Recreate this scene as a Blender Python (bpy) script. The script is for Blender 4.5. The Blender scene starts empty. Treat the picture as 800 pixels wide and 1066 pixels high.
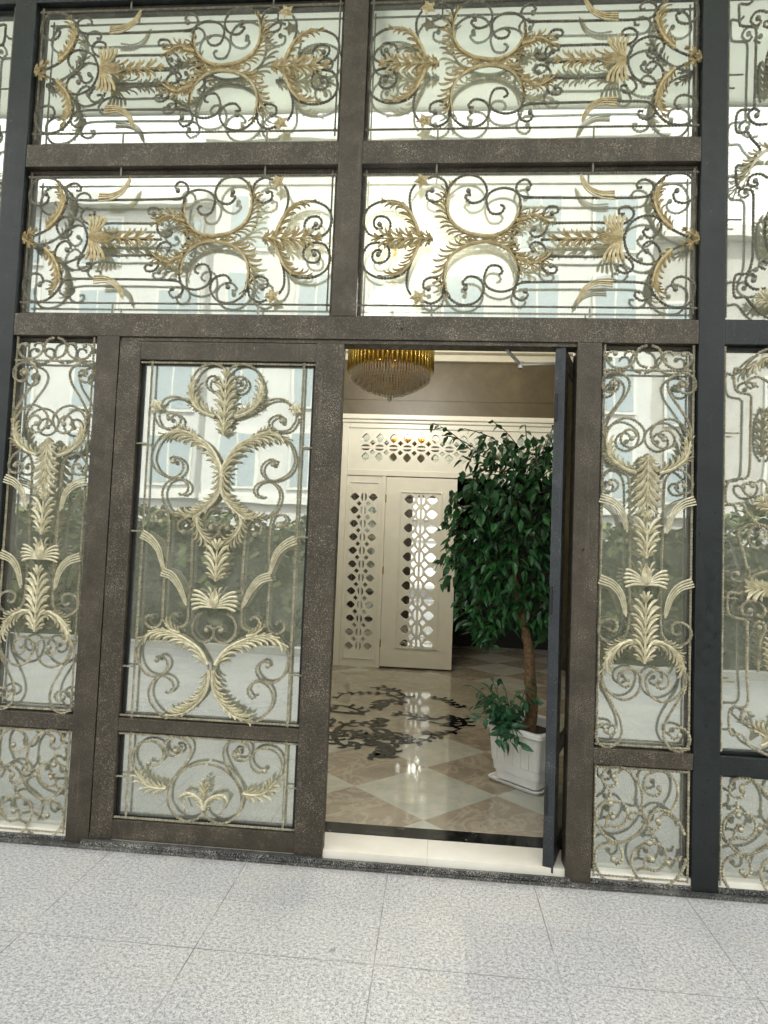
import bpy, bmesh, math, random
from mathutils import Vector, Matrix, Euler
random.seed(11)
SC = bpy.context.scene
COL = SC.collection
R = math.radians
# ---------------------------------------------------------------- camera
cam_d = bpy.data.cameras.new('camera'); cam = bpy.data.objects.new('camera', cam_d); COL.objects.link(cam)
cam_d.sensor_fit = 'VERTICAL'; cam_d.sensor_height = 36.0; cam_d.lens = 680.09/1066*36
cam_d.clip_start = .05; cam_d.clip_end = 600
_r, _p, _y = 0.0395337, 0.0543371, 0.082209
fwd = Vector((-math.sin(_y)*math.cos(_p), math.cos(_y)*math.cos(_p), math.sin(_p)))
rgt = Vector((math.cos(_y), math.sin(_y), 0)); up = rgt.cross(fwd)
r2 = rgt*math.cos(_r)+up*math.sin(_r); u2 = -rgt*math.sin(_r)+up*math.cos(_r)
m = Matrix((r2, u2, -fwd)).transposed().to_4x4(); m.translation = Vector((1.5935, -3.0589, 1.4666))
cam.matrix_world = m
SC.camera = cam
# ---------------------------------------------------------------- sky, sun, exposure
SUN_EL, SUN_AZ = R(52), R(28)      # azimuth clockwise from +Y: the sun stands behind the building, its front is in open shade
w = bpy.data.worlds.new('World'); SC.world = w; w.use_nodes = True
nt = w.node_tree; nt.nodes.clear()
sky = nt.nodes.new('ShaderNodeTexSky'); sky.sky_type = 'NISHITA'; sky.sun_disc = False
sky.sun_elevation = SUN_EL; sky.sun_rotation = SUN_AZ; sky.dust_density = 4.0; sky.air_density = 1.2
bg = nt.nodes.new('ShaderNodeBackground'); bg.inputs['Strength'].default_value = .11
tc = nt.nodes.new('ShaderNodeTexCoord'); nz = nt.nodes.new('ShaderNodeTexNoise'); nz.inputs['Scale'].default_value = 2.2; nz.inputs['Detail'].default_value = 6
rp = nt.nodes.new('ShaderNodeValToRGB'); rp.color_ramp.elements[0].position = .25; rp.color_ramp.elements[0].color = (.55,.55,.55,1)
rp.color_ramp.elements[1].position = .6; rp.color_ramp.elements[1].color = (1,1,1,1)
mx = nt.nodes.new('ShaderNodeMix'); mx.data_type = 'RGBA'; mx.inputs['B'].default_value = (8.5, 8.4, 8.0, 1)
ou = nt.nodes.new('ShaderNodeOutputWorld')
nt.links.new(tc.outputs['Generated'], nz.inputs['Vector']); nt.links.new(nz.outputs['Fac'], rp.inputs['Fac'])
nt.links.new(rp.outputs['Color'], mx.inputs['Factor']); nt.links.new(sky.outputs['Color'], mx.inputs['A'])
nt.links.new(mx.outputs['Result'], bg.inputs['Color']); nt.links.new(bg.outputs['Background'], ou.inputs['Surface'])
sd = bpy.data.lights.new('sun', 'SUN'); sd.energy = 2.0; sd.angle = R(1.5); sd.color = (1, .98, .95)
so = bpy.data.objects.new('sun', sd); COL.objects.link(so)
sv = Vector((math.sin(SUN_AZ)*math.cos(SUN_EL), math.cos(SUN_AZ)*math.cos(SUN_EL), math.sin(SUN_EL)))
so.rotation_euler = sv.to_track_quat('Z', 'Y').to_euler(); so.location = (0, 6, 30)
SC.view_settings.view_transform = 'Standard'; SC.view_settings.look = 'None'; SC.view_settings.gamma = 1
SC.view_settings.exposure = 1.72
SC.render.engine = 'CYCLES'; SC.cycles.max_bounces = 10; SC.cycles.transparent_max_bounces = 16; SC.cycles.glossy_bounces = 6
SC.cycles.sample_clamp_indirect = 6

# ---------------------------------------------------------------- materials
def mat(name, col, rough=.5, metal=0, spec=.5):
    m = bpy.data.materials.new(name); m.use_nodes = True
    b = m.node_tree.nodes['Principled BSDF']
    b.inputs['Base Color'].default_value = (*col, 1); b.inputs['Roughness'].default_value = rough
    b.inputs['Metallic'].default_value = metal; b.inputs['Specular IOR Level'].default_value = spec
    return m, m.node_tree, b
def N(nt, t, **kw):
    n = nt.nodes.new(t)
    for k, v in kw.items():
        if k in n.inputs: n.inputs[k].default_value = v
        else: setattr(n, k, v)
    return n
def coord(nt, kind='Object'):
    return N(nt, 'ShaderNodeTexCoord').outputs[kind]
def noise(nt, scale, detail=4, rough=.5, vec=None, dist=0):
    n = N(nt, 'ShaderNodeTexNoise', Scale=scale, Detail=detail, Roughness=rough, Distortion=dist)
    nt.links.new(vec if vec is not None else N(nt, 'ShaderNodeNewGeometry').outputs['Position'], n.inputs['Vector'])
    return n.outputs['Fac']
def ramp(nt, fac, stops):
    r = N(nt, 'ShaderNodeValToRGB'); e = r.color_ramp.elements
    while len(e) < len(stops): e.new(.5)
    for i, (p, c) in enumerate(stops):
        e[i].position = p; e[i].color = (*c, 1) if len(c) == 3 else c
    nt.links.new(fac, r.inputs['Fac']); return r.outputs['Color']
def mixc(nt, fac, a, b, mode='MIX'):
    n = N(nt, 'ShaderNodeMix'); n.data_type = 'RGBA'; n.blend_type = mode
    for s, v in (('Factor', fac), ('A', a), ('B', b)):
        if isinstance(v, (int, float)): n.inputs[s].default_value = v
        elif isinstance(v, tuple): n.inputs[s].default_value = (*v, 1)
        else: nt.links.new(v, n.inputs[s])
    return n.outputs['Result']
def bump(nt, b, h, strength=.3, dist=.01):
    n = N(nt, 'ShaderNodeBump', Strength=strength, Distance=dist)
    nt.links.new(h, n.inputs['Height']); nt.links.new(n.outputs['Normal'], b.inputs['Normal'])
def mth(nt, op, a, b=None, c=None):
    n = N(nt, 'ShaderNodeMath', operation=op)
    for i, v in enumerate((a, b, c)):
        if v is None: continue
        if isinstance(v, (int, float)): n.inputs[i].default_value = v
        else: nt.links.new(v, n.inputs[i])
    return n.outputs[0]
def pos(nt):
    s = N(nt, 'ShaderNodeSeparateXYZ'); nt.links.new(N(nt, 'ShaderNodeNewGeometry').outputs['Position'], s.inputs[0]); return s.outputs
MT = {}
def painted_metal(name, base, spot, rough, metal, dens=.66):
    m, nt, b = mat(name, base, rough, metal)
    f = noise(nt, 300, 3, .6)
    f2 = noise(nt, 150, 3, .65); cl = ramp(nt, noise(nt, 7, 4, .6), [(.42, (0,0,0)), (.62, (.055,.055,.055))])
    c = mixc(nt, ramp(nt, mth(nt, 'ADD', f, cl), [(dens-.02, (0,0,0)), (dens+.05, (1,1,1))]), base, spot)
    c = mixc(nt, ramp(nt, mth(nt, 'ADD', f2, cl), [(dens+.02, (0,0,0)), (dens+.07, (.8,.8,.8))]), c, spot)
    c = mixc(nt, ramp(nt, f2, [(.30, (.7,.7,.7)), (.42, (0,0,0))]), c, tuple(x*.3 for x in base))
    big = ramp(nt, noise(nt, 5, 5, .65), [(.3, (.62,.62,.62)), (.7, (1.25,1.2,1.15))])
    c = mixc(nt, 1.0, c, big, 'MULTIPLY')
    drip = N(nt, 'ShaderNodeMapping'); drip.inputs['Scale'].default_value = (38, 38, 2.2)
    nt.links.new(N(nt, 'ShaderNodeNewGeometry').outputs['Position'], drip.inputs['Vector'])
    d = ramp(nt, noise(nt, 1, 4, .6, drip.outputs[0]), [(.6, (0,0,0)), (.78, (.5,.5,.5))])
    c = mixc(nt, d, c, tuple(min(1, x*2.4+.02) for x in base))
    nt.links.new(c, b.inputs['Base Color'])
    rr = ramp(nt, noise(nt, 30, 4), [(.3, (rough-.1,)*3), (.7, (rough+.16,)*3)]); nt.links.new(rr, b.inputs['Roughness'])
    bump(nt, b, f, .35, .002)
    return m
MT['bronze'] = painted_metal('bronze_paint', (.060,.051,.038), (.36,.33,.27), .42, .35, .64)
MT['navy'] = painted_metal('shaded_blue_black_bronze', (.012,.017,.018), (.16,.19,.19), .36, .2, .69)  # darkened bronze: dark reflections on outer posts and top rail put into the colour
MT['steel'] = painted_metal('blue_grey_steel_paint', (.036,.042,.048), (.22,.24,.25), .42, .35)
MT['sill'] = painted_metal('worn_sill_metal', (.024,.027,.029), (.42,.42,.40), .45, .3, .58)
MT['black'] = painted_metal('black_gasket', (.010,.011,.012), (.10,.10,.10), .5, .1, .7)
def iron(name, c1, c2, rough=.45, metal=.55):
    m, nt, b = mat(name, c1, rough, metal)
    f = noise(nt, 45, 4, .65); g = noise(nt, 260, 2)
    c = mixc(nt, ramp(nt, f, [(.38, (0,0,0)), (.66, (1,1,1))]), c1, c2)
    c = mixc(nt, ramp(nt, g, [(.35, (.45,.45,.45)), (.6, (0,0,0))]), c, tuple(x*.35 for x in c1))
    nt.links.new(c, b.inputs['Base Color']); bump(nt, b, g, .3, .002)
    return m
MT['iron_dark'] = iron('dark_patina_shaded_iron', (.15,.148,.125), (.31,.29,.215))  # upper grilles: partly own paint, partly their shade put into the colour
MT['iron_light'] = iron('champagne_patina_lit_iron', (.27,.26,.20), (.55,.50,.35))  # lower grilles: partly own paint, partly ground bounce light put into the colour
MT['gold'] = iron('antique_gold_leaf', (.42,.34,.18), (.68,.57,.34), .46, .4)
MT['gold_pale'] = iron('pale_gold_leaf', (.50,.46,.31), (.78,.73,.54), .46, .35)
# reflective film glass
m, nt, b = mat('reflective_glass', (.62,.68,.62), .03)
nt.nodes.remove(b); out = nt.nodes['Material Output']
tr = N(nt, 'ShaderNodeBsdfTransparent'); tr.inputs['Color'].default_value = (.90,.93,.88,1)
gl = N(nt, 'ShaderNodeBsdfGlossy', Roughness=.014); gl.inputs['Color'].default_value = (.92,.95,.91,1)
df = N(nt, 'ShaderNodeBsdfDiffuse'); df.inputs['Color'].default_value = (.70,.72,.64,1)
lw = N(nt, 'ShaderNodeFresnel', IOR=1.6)
f = mth(nt, 'MINIMUM', mth(nt, 'ADD', mth(nt, 'MULTIPLY', lw.outputs[0], .8), .40), .95)
m1 = N(nt, 'ShaderNodeMixShader'); m2 = N(nt, 'ShaderNodeMixShader')
dust = ramp(nt, noise(nt, 9, 5, .65), [(.35, (.20,.20,.20)), (.75, (.40,.40,.40))])
nt.links.new(dust, m1.inputs[0]); nt.links.new(tr.outputs[0], m1.inputs[1]); nt.links.new(df.outputs[0], m1.inputs[2])
nt.links.new(f, m2.inputs[0]); nt.links.new(m1.outputs[0], m2.inputs[1]); nt.links.new(gl.outputs[0], m2.inputs[2])
wv = N(nt, 'ShaderNodeBump', Strength=.016, Distance=.05); nt.links.new(noise(nt, 2.2, 2), wv.inputs['Height'])
nt.links.new(wv.outputs[0], gl.inputs['Normal']); nt.links.new(m2.outputs[0], out.inputs['Surface'])
MT['glass'] = m
# granite paving
m, nt, b = mat('flamed_granite', (.5,.5,.5), .82)
P = pos(nt)
n1 = noise(nt, 190, 3, .7); n2 = noise(nt, 75, 3, .6); n3 = noise(nt, 1.7, 5, .6)
c = ramp(nt, n1, [(.39, (.06,.062,.066)), (.46, (.32,.325,.33)), (.54, (.57,.57,.57)), (.66, (.78,.775,.76))])
c = mixc(nt, .5, c, ramp(nt, n2, [(.38, (.20,.205,.21)), (.52, (.50,.50,.505)), (.68, (.72,.71,.69))]))
c = mixc(nt, 1.0, c, ramp(nt, n3, [(.3, (.86,.87,.89)), (.7, (1.05,1.04,1.02))]), 'MULTIPLY')
def joint(v, off, step, wd):
    a = mth(nt, 'FRACT', mth(nt, 'DIVIDE', mth(nt, 'SUBTRACT', v, off), step))
    a = mth(nt, 'ABSOLUTE', mth(nt, 'SUBTRACT', a, .5))
    return mth(nt, 'GREATER_THAN', a, .5-wd/step)
jx = joint(P['X'], .775, .65, .0022); jy = joint(P['Y'], -.682, .65, .0022)
j = mth(nt, 'MAXIMUM', jx, jy)
jf = mth(nt, 'MULTIPLY', j, ramp(nt, noise(nt, 5, 4, .6), [(.38, (.3,)*3), (.6, (1.0,)*3)]))
wn = N(nt, 'ShaderNodeTexWhiteNoise'); wn.noise_dimensions = '2D'
cv = N(nt, 'ShaderNodeCombineXYZ')
nt.links.new(mth(nt, 'FLOOR', mth(nt, 'DIVIDE', mth(nt, 'SUBTRACT', P['X'], .450), .65)), cv.inputs[0]); nt.links.new(mth(nt, 'FLOOR', mth(nt, 'DIVIDE', mth(nt, 'SUBTRACT', P['Y'], -1.007), .65)), cv.inputs[1])
nt.links.new(cv.outputs[0], wn.inputs['Vector'])
c = mixc(nt, 1.0, c, ramp(nt, wn.outputs['Value'], [(0, (.93,.935,.95)), (1, (1.04,1.035,1.02))]), 'MULTIPLY')
sf = ramp(nt, noise(nt, 3.1, 6, .7, None, .5), [(.52, (0,0,0)), (.72, (.30,.30,.30))]); c = mixc(nt, sf, c, (.47,.44,.37))
c = mixc(nt, jf, c, (.17,.17,.17))
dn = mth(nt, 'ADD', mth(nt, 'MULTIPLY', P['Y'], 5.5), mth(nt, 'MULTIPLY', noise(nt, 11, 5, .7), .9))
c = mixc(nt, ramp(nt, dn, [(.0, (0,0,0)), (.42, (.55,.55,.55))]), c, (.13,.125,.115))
vo = N(nt, 'ShaderNodeTexVoronoi', Scale=3.4); nt.links.new(N(nt, 'ShaderNodeNewGeometry').outputs['Position'], vo.inputs['Vector'])
wob = noise(nt, 90, 2)
st = mth(nt, 'LESS_THAN', mth(nt, 'ADD', vo.outputs['Distance'], mth(nt, 'MULTIPLY', wob, .05)), .062)
c = mixc(nt, mth(nt, 'MULTIPLY', st, .6), c, (.17,.165,.155))
nt.links.new(c, b.inputs['Base Color']); bump(nt, b, n1, .5, .004)
MT['granite'] = m
# lobby marble floor: 45 degree checker
m, nt, b = mat('polished_marble_floor', (.4,.35,.25), .07)
P = pos(nt); x = mth(nt, 'SUBTRACT', P['X'], 1.575); y = mth(nt, 'SUBTRACT', P['Y'], .845)
k = 1/.414
s = mth(nt, 'MULTIPLY', mth(nt, 'ADD', x, y), k/2); t = mth(nt, 'MULTIPLY', mth(nt, 'SUBTRACT', x, y), k/2)
fs = mth(nt, 'FLOOR', mth(nt, 'ADD', s, .5)); ft = mth(nt, 'FLOOR', mth(nt, 'ADD', t, .5))
chk = mth(nt, 'MODULO', mth(nt, 'ABSOLUTE', mth(nt, 'ADD', fs, ft)), 2)
def edge(v): return mth(nt, 'GREATER_THAN', mth(nt, 'ABSOLUTE', mth(nt, 'SUBTRACT', mth(nt, 'FRACT', mth(nt, 'ADD', v, .5)), .5)), .4955)
grout = mth(nt, 'MAXIMUM', edge(s), edge(t))
vein = noise(nt, 3.2, 8, .62, None, 1.6)
vm = ramp(nt, vein, [(.455, (0,0,0)), (.495, (1,1,1)), (.515, (1,1,1)), (.56, (0,0,0))])
light = mixc(nt, ramp(nt, noise(nt, 7, 6, .6), [(.3, (0,0,0)), (.7, (1,1,1))]), (.44,.45,.38), (.58,.59,.52))
brown = mixc(nt, ramp(nt, noise(nt, 5, 6, .65), [(.3, (0,0,0)), (.7, (1,1,1))]), (.28,.235,.175), (.41,.355,.27))
c = mixc(nt, chk, light, brown)
mx_ = mth(nt, 'SUBTRACT', P['X'], 1.25); my_ = mth(nt, 'SUBTRACT', P['Y'], 3.25)
rad = mth(nt, 'SQRT', mth(nt, 'ADD', mth(nt, 'MULTIPLY', mx_, mx_), mth(nt, 'MULTIPLY', my_, my_)))
med = mth(nt, 'LESS_THAN', rad, 1.22)
c = mixc(nt, mth(nt, 'MULTIPLY', med, .85), c, (.43,.395,.31))
c = mixc(nt, mth(nt, 'MULTIPLY', vm, .35), c, (.66,.60,.48))
c = mixc(nt, mth(nt, 'MULTIPLY', grout, .5), c, (.55,.5,.4))
nt.links.new(c, b.inputs['Base Color'])
MT['marble_floor'] = m
m, nt, b = mat('black_marble_inlay', (.02,.022,.02), .1, 0, .2)
vm = ramp(nt, noise(nt, 9, 8, .7, None, 2), [(.50, (.010,.011,.010)), (.58, (.03,.03,.027)), (.62, (.012,.012,.012)), (.70, (.26,.21,.16))])
nt.links.new(vm, b.inputs['Base Color']); MT['inlay'] = m
m, nt, b = mat('cream_threshold_stone', (.70,.66,.56), .22)
nt.links.new(ramp(nt, noise(nt, 5, 6, .6), [(.3, (.70,.67,.59)), (.7, (.80,.78,.71))]), b.inputs['Base Color']); MT['cream_stone'] = m
m, nt, b = mat('olive_brown_marble_wall', (.2,.16,.1), .42)
c = ramp(nt, noise(nt, 1.5, 8, .62, None, .8), [(.3, (.060,.046,.022)), (.55, (.100,.080,.040)), (.75, (.16,.128,.068))])
vm = ramp(nt, noise(nt, 1.1, 8, .6, None, 1.5), [(.485, (0,0,0)), (.5, (.5,.5,.5)), (.515, (0,0,0))])
nt.links.new(mixc(nt, vm, c, (.12,.09,.05)), b.inputs['Base Color']); MT['wall_marble'] = m
def plain(name, col, rough=.5, var=.12, scale=6, metal=0, bmp=0):
    m, nt, b = mat(name, col, rough, metal)
    f = noise(nt, scale, 5, .6)
    nt.links.new(ramp(nt, f, [(.3, tuple(x*(1-var) for x in col)), (.7, tuple(min(1, x*(1+var)) for x in col))]), b.inputs['Base Color'])
    if bmp: bump(nt, b, noise(nt, scale*6, 3), bmp, .01)
    return m
MT['cream_paint'] = plain('cream_lacquer', (.71,.69,.58), .33, .04)
MT['cornice'] = plain('cream_plaster', (.62,.59,.46), .6, .05)
MT['ceiling'] = plain('white_ceiling_paint', (.75,.73,.66), .7, .03)
m, nt, b = mat('milky_canopy_glass', (.84,.87,.80), .35)
tl = N(nt, 'ShaderNodeBsdfTranslucent'); tl.inputs['Color'].default_value = (.92,.94,.89,1); ms = N(nt, 'ShaderNodeMixShader'); ms.inputs[0].default_value = .8
nt.links.new(b.outputs[0], ms.inputs[1]); nt.links.new(tl.outputs[0], ms.inputs[2]); nt.links.new(ms.outputs[0], nt.nodes['Material Output'].inputs['Surface'])
MT['canopy'] = m
MT['dark_room'] = plain('unlit_room_black', (.012,.012,.012), .8)  # near black: darkness of the unlit rear room put into the wall colour
m, nt, b = mat('mirror', (.9,.92,.9), .02, 1.0); MT['mirror'] = m
MT['pot'] = plain('white_plastic', (.86,.86,.84), .35, .04, 14)
MT['twig'] = plain('dark_twig', (.035,.028,.016), .8)
MT['soil'] = plain('dark_soil', (.03,.022,.015), .95, .5, 60, 0, .8)
MT['bark'] = plain('brown_bark', (.27,.165,.085), .8, .5, 55, 0, .9)
def leafm(name, c1, c2, rough=.38):
    m, nt, b = mat(name, c1, rough)
    oi = N(nt, 'ShaderNodeNewGeometry')
    c = mixc(nt, oi.outputs['Random Per Island'], c1, c2)
    c = mixc(nt, ramp(nt, noise(nt, 14, 2), [(.5, (0,0,0)), (.75, (1,1,1))]), c, tuple(x*1.5 for x in c2))
    nt.links.new(c, b.inputs['Base Color']); return m
MT['leaf'] = leafm('glossy_green_leaf', (.006,.032,.013), (.04,.15,.04), .3)
MT['leaf2'] = leafm('fresh_green_leaf', (.018,.07,.03), (.045,.15,.07))
MT['leaf_far'] = leafm('hedge_leaf', (.015,.03,.008), (.17,.20,.07), .6)
MT['brass'] = mat('polished_brass', (.78,.53,.13), .2, 1.0)[0]
m, nt, b = mat('crystal', (.92,.86,.70), .08); b.inputs['Transmission Weight'].default_value = .3; b.inputs['IOR'].default_value = 1.5; MT['crystal'] = m
MT['alu'] = mat('brushed_aluminium', (.72,.72,.70), .35, .9)[0]
MT['asphalt'] = plain('asphalt', (.055,.055,.058), .9, .25, 40)
MT['white_wall'] = plain('white_render', (.54,.545,.53), .8, .06, .6)
MT['grey_wall'] = plain('warm_grey_stone', (.42,.41,.38), .8, .12, 2)
m, nt, b = mat('window_pane', (.33,.39,.42), .25); MT['pane'] = m
MT['trim'] = plain('pale_stone_trim', (.62,.62,.58), .7, .08, 3)
MT['trunk'] = plain('tree_trunk', (.12,.09,.06), .9, .3, 30)

# ---------------------------------------------------------------- mesh helpers
class MB:
    def __init__(s): s.v = []; s.f = []
    def add(s, v, f):
        o = len(s.v); s.v += [tuple(p) for p in v]; s.f += [tuple(i+o for i in q) for q in f]
    def box(s, x0, x1, y0, y1, z0, z1):
        s.add([(x0,y0,z0),(x1,y0,z0),(x1,y1,z0),(x0,y1,z0),(x0,y0,z1),(x1,y0,z1),(x1,y1,z1),(x0,y1,z1)],
              [(0,3,2,1),(4,5,6,7),(0,1,5,4),(1,2,6,5),(2,3,7,6),(3,0,4,7)])
    def ball(s, c, r, nu=8, nv=5):
        v = [(c[0], c[1], c[2]+r)]
        for j in range(1, nv):
            a = math.pi*j/nv
            for i in range(nu):
                b = 2*math.pi*i/nu; v.append((c[0]+r*math.sin(a)*math.cos(b), c[1]+r*math.sin(a)*math.sin(b), c[2]+r*math.cos(a)))
        v.append((c[0], c[1], c[2]-r)); f = []
        for i in range(nu):
            k = (i+1) % nu; f.append((0, 1+i, 1+k)); l = 1+(nv-2)*nu; f.append((len(v)-1, l+k, l+i))
            for j in range(nv-2): a = 1+j*nu; f.append((a+i, a+nu+i, a+nu+k, a+k))
        s.add(v, f)
    def tube(s, pts, rad, k=8, twist=0, caps=True, squash=1):
        """tube along 3-D points; rad number or list; twist in turns per metre"""
        n = len(pts); pts = [Vector(p) for p in pts]
        if not isinstance(rad, (list, tuple)): rad = [rad]*n
        ref = None; v = []; f = []; L = 0
        for i in range(n):
            t = (pts[min(i+1, n-1)]-pts[max(i-1, 0)]).normalized()
            if ref is None:
                ref = Vector((0,1,0)) if abs(t.y) < .8 else Vector((1,0,0))
            a = (ref - t*ref.dot(t)).normalized(); ref = a; b = t.cross(a)
            if i: L += (pts[i]-pts[i-1]).length
            ph = L*twist*2*math.pi
            for j in range(k):
                q = 2*math.pi*j/k+ph; v.append(pts[i]+a*(math.cos(q)*rad[i]*squash)+b*(math.sin(q)*rad[i]))
        for i in range(n-1):
            for j in range(k):
                l = (j+1) % k; f.append((i*k+j, i*k+l, (i+1)*k+l, (i+1)*k+j))
        if caps: f.append(tuple(range(k))[::-1]); f.append(tuple((n-1)*k+j for j in range(k)))
        s.add(v, f)
    def lathe(s, prof, c, k=24, cap=True):
        v = []; f = []
        for r_, z in prof:
            for i in range(k):
                a = 2*math.pi*i/k; v.append((c[0]+r_*math.cos(a), c[1]+r_*math.sin(a), c[2]+z))
        for j in range(len(prof)-1):
            for i in range(k):
                l = (i+1) % k; f.append((j*k+i, j*k+l, (j+1)*k+l, (j+1)*k+i))
        s.add(v, f)
    def obj(s, name, material, parent=None, smooth=False, bevel=0, loc=None):
        me = bpy.data.meshes.new(name); me.from_pydata(s.v, [], s.f); me.materials.append(material)
        bm = bmesh.new(); bm.from_mesh(me)
        if bevel: bmesh.ops.bevel(bm, geom=[e for e in bm.edges if len(e.link_faces) == 2 and e.calc_face_angle(0) > .6], offset=bevel, segments=2, profile=.6, affect='EDGES', clamp_overlap=True)
        bmesh.ops.recalc_face_normals(bm, faces=bm.faces); bm.to_mesh(me); bm.free()
        if smooth:
            for p in me.polygons: p.use_smooth = True
        o = bpy.data.objects.new(name, me); COL.objects.link(o)
        if parent is not None:
            o.parent = parent
            if parent.type == 'EMPTY': o.location = -parent.location
        return o
def thing(name, label, cat, loc=(0,0,0), group=None):
    o = bpy.data.objects.new(name, None); COL.objects.link(o); o.location = loc; o.empty_display_size = .1
    o['label'] = label; o['category'] = cat
    if group: o['group'] = group
    return o
def tag(o, label, cat, group=None):
    o['label'] = label; o['category'] = cat
    if group: o['group'] = group
    return o
def struct(name, mb, material, **k):
    o = mb.obj(name, material, **k); o['kind'] = 'structure'; return o
def spline(pts, step=.005):
    """Catmull-Rom through 2-D or 3-D points, resampled evenly"""
    P_ = [Vector(p if len(p) == 3 else (p[0], p[1], 0)) for p in pts]
    if len(P_) == 2: dense = [P_[0].lerp(P_[1], i/20) for i in range(21)]
    else:
        E_ = [P_[0]*2-P_[1]]+P_+[P_[-1]*2-P_[-2]]; dense = []
        for i in range(len(P_)-1):
            a, b, c, d = E_[i:i+4]
            for j in range(10):
                t = j/10
                dense.append(.5*((2*b)+(c-a)*t+(2*a-5*b+4*c-d)*t*t+(3*b-a-3*c+d)*t**3))
        dense.append(P_[-1])
    L = [0]
    for i in range(1, len(dense)): L.append(L[-1]+(dense[i]-dense[i-1]).length)
    n = max(2, int(L[-1]/step)); o = []; k = 0
    for i in range(n+1):
        s = L[-1]*i/n
        while k < len(L)-2 and L[k+1] < s: k += 1
        d = L[k+1]-L[k]; o.append(dense[k].lerp(dense[k+1], 0 if d < 1e-9 else (s-L[k])/d))
    return o
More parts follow.
